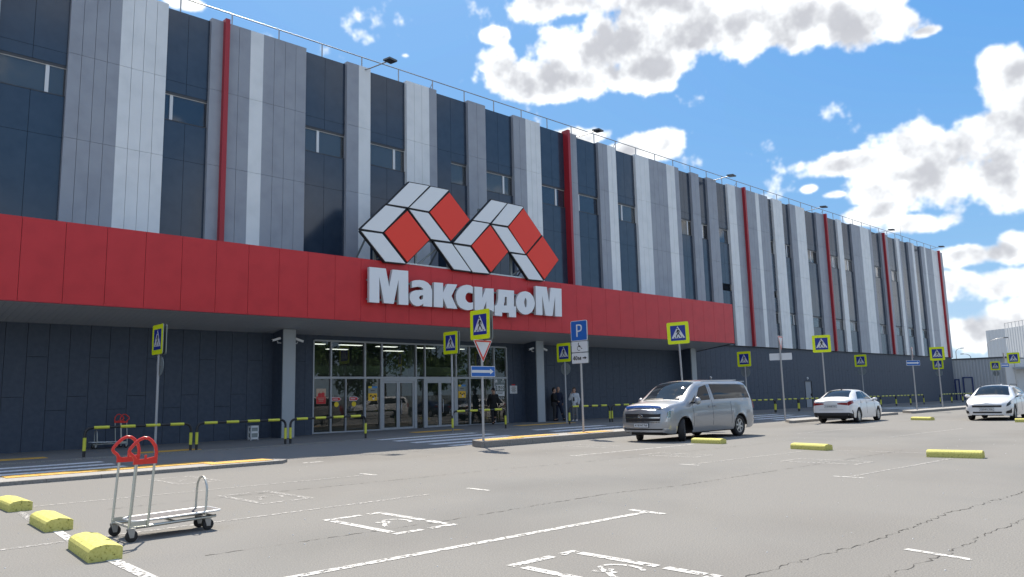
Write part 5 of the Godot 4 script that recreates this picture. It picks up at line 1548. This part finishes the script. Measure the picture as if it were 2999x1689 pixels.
func vehicles() -> void:
	mat("lamp_lens", 0.50, 0.52, 0.54, 0.12, 0.4)
	mat("lamp_dark", 0.07, 0.075, 0.085, 0.1, 0.2)
	mat("chrome", 0.62, 0.63, 0.64, 0.15, 1.0)
	mat("tail_red", 0.22, 0.008, 0.012, 0.12)
	mat("guard_blue", 0.010, 0.05, 0.20, 0.08)
	var silver := car_paint("paint_silver", 0.33, 0.345, 0.37, 0.55, 0.36)
	var white := car_paint("paint_white", 0.70, 0.71, 0.72, 0.0, 0.4)
	var dark := car_paint("paint_dark", 0.02, 0.022, 0.028, 0.2, 0.35)
	var navy := car_paint("paint_navy", 0.015, 0.03, 0.07, 0.3, 0.35)
	var wine := car_paint("paint_wine", 0.10, 0.015, 0.015, 0.2, 0.35)
	var v := vehicle("minivan", "silver minivan with tinted side windows and blue bonnet guard, its front wheels turned", "van", van_spec(), silver, Vector3(19.05, 0, -14.55), 0.0)
	plate(v, Vector3(-0.055, 0.50, 0.0), -PI / 2, "К787НТ750")
	var emb := part(v, "emblem", tube(ellipse(Vector3(-0.075, 0.775, 0), 0.085, 0.045), 0.007, 6), M.chrome)
	part(emb, "emblem_bar", tube([Vector3(-0.075, 0.745, -0.045), Vector3(-0.075, 0.78, -0.015), Vector3(-0.075, 0.77, 0.015), Vector3(-0.075, 0.805, 0.045)], 0.009, 6), M.chrome)
	part(v, "roof_rail", tube([Vector3(2.3, 1.825, 0.66), Vector3(4.4, 1.845, 0.66)], 0.016, 6), M.steel_light)
	span(v, "spoiler", 4.8, 5.02, 1.785, 1.82, -0.62, 0.62, silver)
	var s := vehicle("saloon_car", "white saloon seen from behind with slim red tail lamps", "car", sedan_spec(), white, Vector3(37.71, 0, -15.49), PI + 0.077)
	plate(s, Vector3(4.475, 0.735, 0.0), PI / 2, "С424КВ797")
	words(s, "emblem", "H", 0.07, M.chrome, Vector3(4.45, 0.93, 0.0)).rotation.y = PI / 2
	part(s, "antenna_fin", tube([Vector3(2.95, 1.44, 0), Vector3(3.05, 1.50, 0)], [0.04, 0.012], 6), M.black)
	var e := vehicle("estate_car", "white estate car facing the viewer at the frame's edge, with roof rails", "car", estate_spec(), white, Vector3(37.0, 0, -10.14), 0.086)
	plate(e, Vector3(-0.125, 0.475, 0.0), -PI / 2, "Е554РС750")
	for sd in [-1.0, 1.0]:
		part(e, "roof_rail", tube([Vector3(2.1, 1.43, sd * 0.56), Vector3(2.3, 1.51, sd * 0.57), Vector3(3.7, 1.50, sd * 0.57), Vector3(3.95, 1.42, sd * 0.56)], 0.015, 6), M.black)
	part(e, "emblem", tube(ellipse(Vector3(0.02, 0.765, 0), 0.06, 0.028), 0.006, 6), M.chrome)
	part(e, "antenna_fin", tube([Vector3(3.6, 1.47, 0), Vector3(3.7, 1.53, 0)], [0.04, 0.012], 6), white)
	# cars parked on the near side of the lot, seen only as reflections in the glass
	for c in [["saloon_car", sedan_spec(), dark, 27.5, 1.5, 1.57, "black saloon mirrored in the shop window left of the doors"], ["estate_car", estate_spec(), wine, 31.0, 1.2, 1.6, "dark red estate mirrored behind the sliding doors"], ["minivan", van_spec(), white, 35.0, 1.8, 0.35, "white minivan mirrored in the right-hand door leaf"], ["saloon_car", sedan_spec(), navy, 41.5, 1.5, 1.5, "navy saloon mirrored in the second pair of doors"], ["estate_car", estate_spec(), dark, 45.0, 1.3, 1.62, "black estate mirrored beside the opening hours sign"]]:
		vehicle(c[0], c[6], "van" if c[0] == "minivan" else "car", c[1], c[2], Vector3(c[3], 0, c[4]), c[5], "cars mirrored in the glass")

func ellipse(c: Vector3, rz: float, ry: float) -> Array:
	var out := []
	for k in 17: out.append(c + Vector3(0, sin(TAU * k / 16) * ry, cos(TAU * k / 16) * rz))
	return out

# ------------------------------------------------------------------ people: one smooth skin over tapered bones
func nets(st: SurfaceTool, bones: Array, cell: float, blend: float) -> void:
	var lo := Vector3.ONE * 1e9
	var hi := Vector3.ONE * -1e9
	for b in bones:
		var r: float = maxf(b[2], b[3]) + blend + cell * 2
		lo = lo.min(b[0] - Vector3.ONE * r).min(b[1] - Vector3.ONE * r)
		hi = hi.max(b[0] + Vector3.ONE * r).max(b[1] + Vector3.ONE * r)
	var nx := int((hi.x - lo.x) / cell) + 2
	var ny := int((hi.y - lo.y) / cell) + 2
	var nz := int((hi.z - lo.z) / cell) + 2
	var f := PackedFloat32Array()
	f.resize(nx * ny * nz)
	f.fill(1.0)
	for b in bones:
		var a: Vector3 = b[0]
		var d: Vector3 = b[1] - a
		var dd := maxf(d.length_squared(), 1e-8)
		var ra: float = b[2]
		var rb: float = b[3]
		var r := maxf(ra, rb) + blend + cell * 2
		var l := (a.min(b[1]) - Vector3.ONE * r - lo) / cell
		var h := (a.max(b[1]) + Vector3.ONE * r - lo) / cell
		for x in range(maxi(0, int(l.x)), mini(nx, int(h.x) + 1)):
			for y in range(maxi(0, int(l.y)), mini(ny, int(h.y) + 1)):
				var at := (x * ny + y) * nz
				for z in range(maxi(0, int(l.z)), mini(nz, int(h.z) + 1)):
					var p := lo + Vector3(x, y, z) * cell - a
					var t := clampf(p.dot(d) / dd, 0.0, 1.0)
					var v := (p - d * t).length() - lerpf(ra, rb, t)
					var o := f[at + z]
					var m := maxf(blend - absf(o - v), 0.0) / blend
					f[at + z] = minf(o, v) - m * m * blend * 0.25
	var vert := {}
	var sy := nz
	var sx := ny * nz
	for x in nx - 1:
		for y in ny - 1:
			for z in nz - 1:
				var i := x * sx + y * sy + z
				var c := [f[i], f[i + 1], f[i + sy], f[i + sy + 1], f[i + sx], f[i + sx + 1], f[i + sx + sy], f[i + sx + sy + 1]]
				var inside := 0
				for v in c: inside += 1 if v < 0.0 else 0
				if inside == 0 or inside == 8: continue
				var sum := Vector3.ZERO
				var n := 0
				for e in [[0, 1], [2, 3], [4, 5], [6, 7], [0, 2], [1, 3], [4, 6], [5, 7], [0, 4], [1, 5], [2, 6], [3, 7]]:
					var u: float = c[e[0]]
					var w: float = c[e[1]]
					if (u < 0.0) != (w < 0.0):
						var t := u / (u - w)
						var p := Vector3((e[0] >> 2) & 1, (e[0] >> 1) & 1, e[0] & 1)
						var q := Vector3((e[1] >> 2) & 1, (e[1] >> 1) & 1, e[1] & 1)
						sum += p.lerp(q, t)
						n += 1
				vert[i] = lo + (Vector3(x, y, z) + sum / n) * cell
	for i in vert:
		var z: int = i % nz
		var y: int = (i / nz) % ny
		var x: int = i / sx
		var s := f[i] < 0.0
		if z + 1 < nz and (f[i + 1] < 0.0) != s and x > 0 and y > 0: face(st, vert, [i, i - sx, i - sx - sy, i - sy], s)
		if y + 1 < ny and (f[i + sy] < 0.0) != s and x > 0 and z > 0: face(st, vert, [i, i - 1, i - sx - 1, i - sx], s)
		if x + 1 < nx and (f[i + sx] < 0.0) != s and y > 0 and z > 0: face(st, vert, [i, i - sy, i - sy - 1, i - 1], s)

func face(st: SurfaceTool, vert: Dictionary, k: Array, out: bool) -> void:
	for q in k:
		if not vert.has(q): return
	if out: quad(st, vert[k[0]], vert[k[1]], vert[k[2]], vert[k[3]])
	else: quad(st, vert[k[3]], vert[k[2]], vert[k[1]], vert[k[0]])

func skin_of(bones: Array, cell: float, blend: float) -> ArrayMesh:
	var st := begin(false)
	nets(st, bones, cell, blend)
	return done(st)

func person(label: String, at: Vector3, turn: float, tall: float, j: Dictionary, wear: Dictionary) -> void:     # faces +z; joints in metres for a height of 1.72
	var t := thing("person", label, "person", at, turn, "people by the entrance")
	var k := tall / 1.72
	t.scale = Vector3.ONE * k
	var V := func(a: Array) -> Vector3: return Vector3(a[0], a[1], a[2])
	var hip: Vector3 = V.call(j.hip)
	var neck: Vector3 = V.call(j.neck)
	var head: Vector3 = V.call(j.head)
	var chest := hip.lerp(neck, 0.72)
	var belly := hip.lerp(neck, 0.36)
	var bones := [[hip, belly, 0.125, 0.12], [belly, chest, 0.12, 0.135], [chest + Vector3(-0.07, 0, 0), chest + Vector3(0.07, 0.02, 0), 0.11, 0.11], [chest, neck, 0.12, 0.06], [neck, head, 0.055, 0.06]]
	var coat := [[hip + Vector3(0, -0.06, 0), belly, 0.155, 0.15], [belly, chest, 0.15, 0.155], [chest + Vector3(-0.08, 0, 0), chest + Vector3(0.08, 0.02, 0), 0.13, 0.13], [chest, neck + Vector3(0, -0.03, 0), 0.13, 0.075]]
	var pants := [[hip + Vector3(-0.05, -0.02, 0), hip + Vector3(0.05, -0.02, 0), 0.135, 0.135]]
	var shoes := []
	var fine := []
	for s in 2:
		var sg := -1.0 if s == 0 else 1.0
		var sh := neck + Vector3(sg * 0.165, -0.065, 0)
		var el: Vector3 = V.call(j.elbow[s])
		var wr: Vector3 = V.call(j.wrist[s])
		var kn: Vector3 = V.call(j.knee[s])
		var an: Vector3 = V.call(j.ankle[s])
		var hp := hip + Vector3(sg * 0.09, -0.04, 0)
		bones.append_array([[chest + Vector3(sg * 0.1, 0.06, 0), sh, 0.07, 0.06], [sh, el, 0.052, 0.042], [el, wr, 0.042, 0.028], [hp, kn, 0.088, 0.058], [kn, kn.lerp(an, 0.35), 0.056, 0.058], [kn.lerp(an, 0.35), an, 0.058, 0.038], [an, an + Vector3(0, -0.04, 0.12), 0.036, 0.032]])
		coat.append_array([[chest + Vector3(sg * 0.1, 0.05, 0), sh, 0.085, 0.078], [sh, el, 0.073, 0.06], [el, el.lerp(wr, 0.93), 0.06, 0.046]])
		pants.append_array([[hp, kn, 0.105, 0.078], [kn, an + Vector3(0, 0.03, 0), 0.077, 0.062]])
		shoes.append_array([[an + Vector3(0, -0.035, -0.02), an + Vector3(0, -0.05, 0.15), 0.048, 0.038]])
		# hand: palm, four fingers and a thumb, slightly curled
		var dir := (wr - el).normalized()
		var fwd := (Vector3(0, 0, 1) - dir * dir.z).normalized()
		var pin := dir.cross(fwd) * sg
		var palm := wr + dir * 0.075
		fine.append([wr, wr + dir * 0.03, 0.027, 0.028])
		for q in 4:
			var o := fwd * (0.03 - 0.02 * q)
			fine.append([wr + dir * 0.025 + o * 0.6, palm + o, 0.017, 0.014])
			var l: float = [0.07, 0.078, 0.072, 0.056][q]
			var mid := palm + o + dir * l * 0.55 + pin * 0.008
			fine.append([palm + o, mid, 0.0095, 0.009])
			fine.append([mid, mid + dir * l * 0.42 + pin * 0.02, 0.009, 0.0075])
		fine.append([wr + dir * 0.03 + fwd * 0.02, wr + dir * 0.06 + fwd * 0.05, 0.013, 0.011])
		fine.append([wr + dir * 0.06 + fwd * 0.05, wr + dir * 0.095 + fwd * 0.056, 0.011, 0.009])
	var look := Basis(Vector3.UP, j.get("look", 0.0))
	var hb := []
	for q in [[[0, 0.02, -0.015], [0, 0.07, -0.01], 0.088, 0.085], [[0, -0.06, 0.035], [0, 0.02, 0.02], 0.058, 0.075], [[0, -0.02, 0.09], [0, 0.015, 0.088], 0.014, 0.009], [[0, -0.055, 0.083], [0, -0.06, 0.083], 0.02, 0.02], [[-0.085, -0.01, -0.005], [-0.087, 0.02, -0.01], 0.014, 0.016], [[0.085, -0.01, -0.005], [0.087, 0.02, -0.01], 0.014, 0.016]]:
		hb.append([head + look * V.call(q[0]), head + look * V.call(q[1]), q[2], q[3]])
	hb.append([neck, head + look * Vector3(0, -0.05, -0.01), 0.055, 0.058])
	var st := begin(false)
	nets(st, bones, 0.022, 0.05)
	nets(st, hb, 0.011, 0.02)
	nets(st, fine, 0.0075, 0.008)
	var body := part(t, "body", done(st), M.skin)
	for e in [-1.0, 1.0]:
		var eye := SphereMesh.new()
		eye.radius = 0.011; eye.height = 0.022; eye.radial_segments = 8; eye.rings = 5
		part(t, "eye", eye, M.ink, head + look * Vector3(e * 0.032, 0.012, 0.083))
	part(t, "mouth", unit, M.poster_red, head + look * Vector3(0, -0.045, 0.098), Vector3(0, j.get("look", 0.0), 0)).scale = Vector3(0.04, 0.006, 0.006)
	var hair := []
	for q in wear.hair_shape: hair.append([head + look * V.call(q[0]), head + look * V.call(q[1]), q[2], q[3]])
	part(t, "hair", skin_of(hair, 0.014, 0.02), M[wear.hair])
	part(t, "jacket", skin_of(coat, 0.022, 0.05), M[wear.coat])
	part(t, "trousers", skin_of(pants, 0.022, 0.03), M[wear.pants])
	part(t, "shoes", skin_of(shoes, 0.016, 0.01), M[wear.shoes])
	if wear.has("shirt"):
		part(t, "shirt", skin_of([[belly + Vector3(0, -0.02, 0.10), chest + Vector3(0, 0.05, 0.09), 0.075, 0.06]], 0.016, 0.02), M[wear.shirt])

func people() -> void:
	var short := [[[0, 0.075, -0.02], [0, 0.095, -0.01], 0.088, 0.082], [[0, 0.0, -0.06], [0, 0.06, -0.04], 0.062, 0.08]]
	var cap_ := short + [[[0, 0.07, 0.04], [0, 0.06, 0.13], 0.07, 0.02]]
	var bob := short + [[[-0.07, -0.06, -0.03], [-0.06, 0.05, -0.02], 0.035, 0.05], [[0.07, -0.06, -0.03], [0.06, 0.05, -0.02], 0.035, 0.05], [[0, -0.08, -0.07], [0, 0.04, -0.06], 0.05, 0.07]]
	person("man in black jacket and cap walking past the opening hours sign", Vector3(24.47, walk(24.5, -27.4), -27.4), -0.5, 1.68, {"hip": [0, 0.92, 0], "neck": [0, 1.43, 0.03], "head": [0, 1.58, 0.05], "look": 0.2, "elbow": [[-0.25, 1.12, -0.09], [0.25, 1.12, 0.06]], "wrist": [[-0.26, 0.88, -0.05], [0.24, 0.9, 0.16]], "knee": [[-0.09, 0.5, 0.1], [0.09, 0.49, -0.06]], "ankle": [[-0.09, 0.09, 0.2], [0.09, 0.13, -0.28]]}, {"hair": "cloth_black", "hair_shape": cap_, "coat": "cloth_black", "pants": "cloth_black", "shoes": "cloth_black"})
	person("man in black standing with hands joined beside the grey column", Vector3(28.62, walk(28.6, -27.4), -27.4), 0.7, 1.68, {"hip": [0, 0.92, 0], "neck": [0, 1.43, 0.0], "head": [0, 1.58, 0.03], "look": 0.5, "elbow": [[-0.24, 1.13, 0.02], [0.24, 1.13, 0.02]], "wrist": [[-0.1, 1.02, 0.2], [0.1, 1.02, 0.2]], "knee": [[-0.1, 0.5, 0.03], [0.1, 0.5, 0.03]], "ankle": [[-0.11, 0.09, 0], [0.11, 0.09, 0]]}, {"hair": "hair_dark", "hair_shape": short, "coat": "cloth_black", "pants": "cloth_charcoal", "shoes": "cloth_black"})
	person("balding man in a navy jacket standing with one leg out, talking", Vector3(29.1, walk(29.1, -27.55), -27.55), -0.4, 1.72, {"hip": [0, 0.92, 0], "neck": [0, 1.43, 0.0], "head": [0, 1.58, 0.03], "look": -0.5, "elbow": [[-0.25, 1.13, -0.02], [0.26, 1.13, -0.03]], "wrist": [[-0.2, 0.93, 0.12], [0.22, 0.9, 0.05]], "knee": [[-0.1, 0.5, 0.02], [0.17, 0.5, 0.05]], "ankle": [[-0.1, 0.09, 0], [0.28, 0.09, 0.02]]}, {"hair": "hair_grey", "hair_shape": [[[0, 0.0, -0.06], [0, 0.05, -0.05], 0.062, 0.078]], "coat": "cloth_navy", "pants": "cloth_navy", "shoes": "cloth_black"})
	person("woman in a white jacket and grey trousers holding a hand to her face", Vector3(28.98, walk(29.0, -26.3), -26.3), -1.1, 1.66, {"hip": [0, 0.92, 0], "neck": [0, 1.43, 0.0], "head": [0, 1.58, 0.03], "look": 0.0, "elbow": [[-0.24, 1.14, 0.08], [0.23, 1.12, -0.03]], "wrist": [[-0.1, 1.40, 0.19], [0.23, 0.88, 0.06]], "knee": [[-0.08, 0.5, 0.03], [0.08, 0.5, 0.02]], "ankle": [[-0.08, 0.09, 0], [0.09, 0.09, -0.02]]}, {"hair": "hair_brown", "hair_shape": bob, "coat": "cloth_white", "pants": "cloth_grey", "shoes": "cloth_white", "shirt": "cloth_charcoal"})

# ------------------------------------------------------------------ fixtures, posters and other small things
func small_things() -> void:
	var n := 0
	var where := ["above the red fin left of the emblem", "over the second red fin, past the emblem", "above the louvred strip past the canopy's end", "over the middle of the far facade", "fifth along the roof", "at the store's far top corner"]
	for x in [18.1, 32.1, 46.2, 60.3, 74.4, 87.9]:
		var f := thing("roof_floodlight", "flat floodlight on an arm, %s" % where[n], "floodlight", Vector3(x, 16.0, -28.3), 0, "floodlights along the roof edge")
		part(f, "arm", tube([Vector3(-0.75, -0.5 + 0.5, 0.1), Vector3(-0.35, 0.12, 0.7), Vector3(0, 0.26, 1.45)], 0.028, 6), M.galvanised)
		bx(f, "lamp_head", Vector3(0.05, 0.27, 1.62), Vector3(0.42, 0.08, 0.5), M.flood_grey, Vector3(0.12, 0, -0.1))
		bx(f, "lens", Vector3(0.045, 0.225, 1.625), Vector3(0.36, 0.012, 0.42), M.lamp_dark, Vector3(0.12, 0, -0.1))
		n += 1
	var rod := thing("lightning_rod", "thin rod standing on the roof edge near the store's far corner", "rod", Vector3(81.6, 16.0, -28.4))
	part(rod, "rod", tube([Vector3.ZERO, Vector3(0, 1.0, 0), Vector3(0, 2.0, 0)], [0.03, 0.02, 0.008], 5), M.galvanised)
	part(rod, "foot", tube([Vector3(0, -0.02, 0), Vector3(0, 0.04, 0)], 0.1, 8), M.galvanised)
	# security cameras on the columns
	for c in [[13.57, -1.0, "security camera on the shaded side of the first grey column"], [14.08, 1.0, "security camera on the glass side of the first grey column"], [27.16, -1.0, "security camera pointing at the doors from the second grey column"], [27.67, 1.0, "security camera on the far side of the second grey column"]]:
		var s: float = c[1]
		var k := thing("security_camera", c[2], "camera", Vector3(c[0], 3.72, -27.3), 0, "white bullet cameras on the columns")
		part(k, "bracket", tube([Vector3(0, 0, 0), Vector3(s * 0.14, 0.0, 0.02), Vector3(s * 0.16, 0.07, 0.03)], 0.022, 6), M.plastic_white)
		bx(k, "housing", Vector3(s * 0.22, 0.13, 0.05), Vector3(0.34, 0.085, 0.09), M.plastic_white, Vector3(0, 0, -s * 0.3))
		bx(k, "lens", Vector3(s * 0.385, 0.08, 0.05), Vector3(0.012, 0.06, 0.06), M.ink, Vector3(0, 0, -s * 0.3))
	for l in [[57.85, 2.42, "small white bulkhead lamp above the grey service door"], [44.2, 2.45, "small white bulkhead lamp on the plinth above the silver van's roof"]]:
		var b := thing("wall_lamp", l[2], "wall lamp", Vector3(l[0], l[1], ZD), 0, "bulkhead lamps on the plinth")
		part(b, "base", prism(round_rect(0.14, 0.2, 0.06), 0.0, 0.03), M.plastic_white)
		part(b, "globe", tube([Vector3(0, 0, 0.03), Vector3(0, 0, 0.07), Vector3(0, 0, 0.1)], [0.075, 0.07, 0.03], 12), M.plastic_white)
	# bin by the column
	var bin_ := thing("litter_bin", "pale slatted litter bin by the wall before the first grey column", "bin", Vector3(12.5, walk(12.5, -27.2), -27.2))
	for y in [0.03, 0.25, 0.45]: bx(bin_, "band", Vector3(0, y + 0.03, 0), Vector3(0.3, 0.07, 0.26), M.plastic_white)
	bx(bin_, "inner_bucket", Vector3(0, 0.25, 0), Vector3(0.26, 0.46, 0.22), M.sign_back)
	for k in 4: bx(bin_, "corner_post", Vector3(0.135 * (1 if k % 2 else -1), 0.25, 0.115 * (1 if k < 2 else -1)), Vector3(0.03, 0.5, 0.03), M.plastic_white)
	# on the glass
	var z := -28.04
	var p := thing("red_poster", "red and beige poster on the glass beside the first grey column", "poster", Vector3(15.715, 1.685, z))
	bx(p, "sheet", Vector3.ZERO, Vector3(0.43, 0.61, 0.004), M.poster_tan)
	bx(p, "red_block", Vector3(0, -0.15, 0.0015), Vector3(0.42, 0.30, 0.004), M.poster_red)
	for k in 2:
		part(p, "print_figure", prism(round_rect(0.15, 0.16, 0.05), 0.002, 0.0045), M.poster_red, Vector3(-0.07 + 0.15 * k, 0.05 + 0.02 * k, 0))
		part(p, "print_head", prism(disc(0.035, 12), 0.002, 0.004), M.skin, Vector3(-0.07 + 0.15 * k, 0.165 + 0.02 * k, 0))
	for k in 3: bx(p, "print_line", Vector3(0, -0.07 - 0.06 * k, 0.004), Vector3(0.3 - 0.05 * k, 0.02, 0.003), M.poster_tan)
	for q in [[18.16, 1.765, "yellow and blue sale poster on the narrow pane left of the doors"], [23.08, 1.805, "yellow and blue sale poster on the narrow pane right of the doors"]]:
		var o := thing("sale_poster", q[2], "poster", Vector3(q[0], q[1], z), 0, "sale posters by the doors")
		bx(o, "sheet", Vector3(0, 0.16, 0), Vector3(0.44, 0.29, 0.004), M.poster_grey)
		bx(o, "lower_sheet", Vector3(0, -0.15, 0), Vector3(0.44, 0.31, 0.004), M.poster_yellow)
		bx(o, "blue_band", Vector3(0.09, 0.265, 0.002), Vector3(0.26, 0.08, 0.004), M.poster_blue)
		bx(o, "lime_band", Vector3(-0.13, 0.265, 0.002), Vector3(0.17, 0.08, 0.004), M.disc_yellow)
		for k in 3: part(o, "print_tool", prism(flat_list([-0.06, -0.02, 0.05, -0.035, 0.065, 0.02, -0.01, 0.04]), 0.002, 0.0045), M.ink, Vector3(-0.11 + 0.11 * k, -0.1 - 0.05 * (k % 2), 0), Vector3(0, 0, 0.5 - 0.6 * k))
		part(o, "print_figure", prism(round_rect(0.08, 0.13, 0.03), 0.002, 0.004), M.sign_white, Vector3(0.04, -0.2, 0))
		bx(o, "print_line", Vector3(0, 0.12, 0.003), Vector3(0.2, 0.03, 0.003), M.ink)
	for k in 2:
		var cx: float = [16.42, 17.24][k]
		var o := thing("arrow_sticker", ["red arrow sticker on the pane next to the red poster", "red arrow sticker on the pane nearer to the doors"][k], "sticker", Vector3(cx, 1.56, z), 0, "arrow stickers on the glass")
		part(o, "white_edge", prism(flat_list([-0.22, -0.085, 0.13, -0.085, 0.23, 0.0, 0.13, 0.085, -0.22, 0.085]), -0.002, 0.001), M.sign_white)
		part(o, "red_arrow", prism(flat_list([-0.2, -0.065, 0.125, -0.065, 0.2, 0.0, 0.125, 0.065, -0.2, 0.065]), 0.001, 0.003), M.poster_red)
		bx(o, "print_line", Vector3(-0.05, 0, 0.003), Vector3(0.22, 0.03, 0.003), M.sign_white)
		var d := part(self, numbered("yellow_disc"), prism(disc(0.105, 24), -0.002, 0.002), M.disc_yellow, Vector3(cx + 0.0, 1.345, z))
		tag(d, ["yellow warning disc on the pane next to the red poster", "yellow warning disc on the pane nearer to the doors"][k], "sticker", "yellow discs on the glass")
	var hours := thing("hours_sign", "white opening hours lettering 8-22 on the last glass pane", "sign", Vector3(25.5, 1.8, z))
	bx(hours, "panel", Vector3(0, -0.14, 0), Vector3(0.56, 0.24, 0.004), M.sign_white)
	bx(hours, "bar", Vector3(0, 0.27, 0), Vector3(0.56, 0.05, 0.004), M.sign_white)
	words(hours, "lettering", "8-22", 0.24, M.sign_white, Vector3(0, 0.12, 0.002))
	for k in 2: bx(hours, "print_line", Vector3(0, -0.06 - 0.07 * k, 0.003), Vector3(0.4 - 0.1 * k, 0.025, 0.003), M.ink)
	for k in 4: part(hours, "pictogram", prism(disc(0.05, 12), -0.001, 0.002, [disc(0.03, 12)]), M.sign_white, Vector3(-0.2 + 0.13 * k, -0.36, 0))
	bx(hours, "corner_mark", Vector3(-0.24, 0.48, 0), Vector3(0.13, 0.14, 0.003), M.sign_white)
	part(hours, "leaf_mark", prism(flat_list([-0.06, -0.04, 0.06, -0.02, 0.07, 0.06, 0.0, 0.07]), -0.001, 0.002), M.sign_white, Vector3(0.2, 0.54, 0))
	bx(hours, "print_line", Vector3(0.19, 0.43, 0), Vector3(0.22, 0.03, 0.003), M.sign_white)
	var notice := thing("notice_board", "small white notice with a red heading on the dark wall right of the glass", "notice", Vector3(26.36, 1.85, ZD + 0.006))
	bx(notice, "sheet", Vector3.ZERO, Vector3(0.49, 0.39, 0.01), M.sign_white)
	bx(notice, "red_heading", Vector3(0, 0.235, 0), Vector3(0.22, 0.06, 0.008), M.poster_red)
	for k in 5: bx(notice, "print_line", Vector3(0, 0.13 - 0.06 * k, 0.006), Vector3(0.24 + 0.06 * (k % 2), 0.022, 0.004), M.ink)
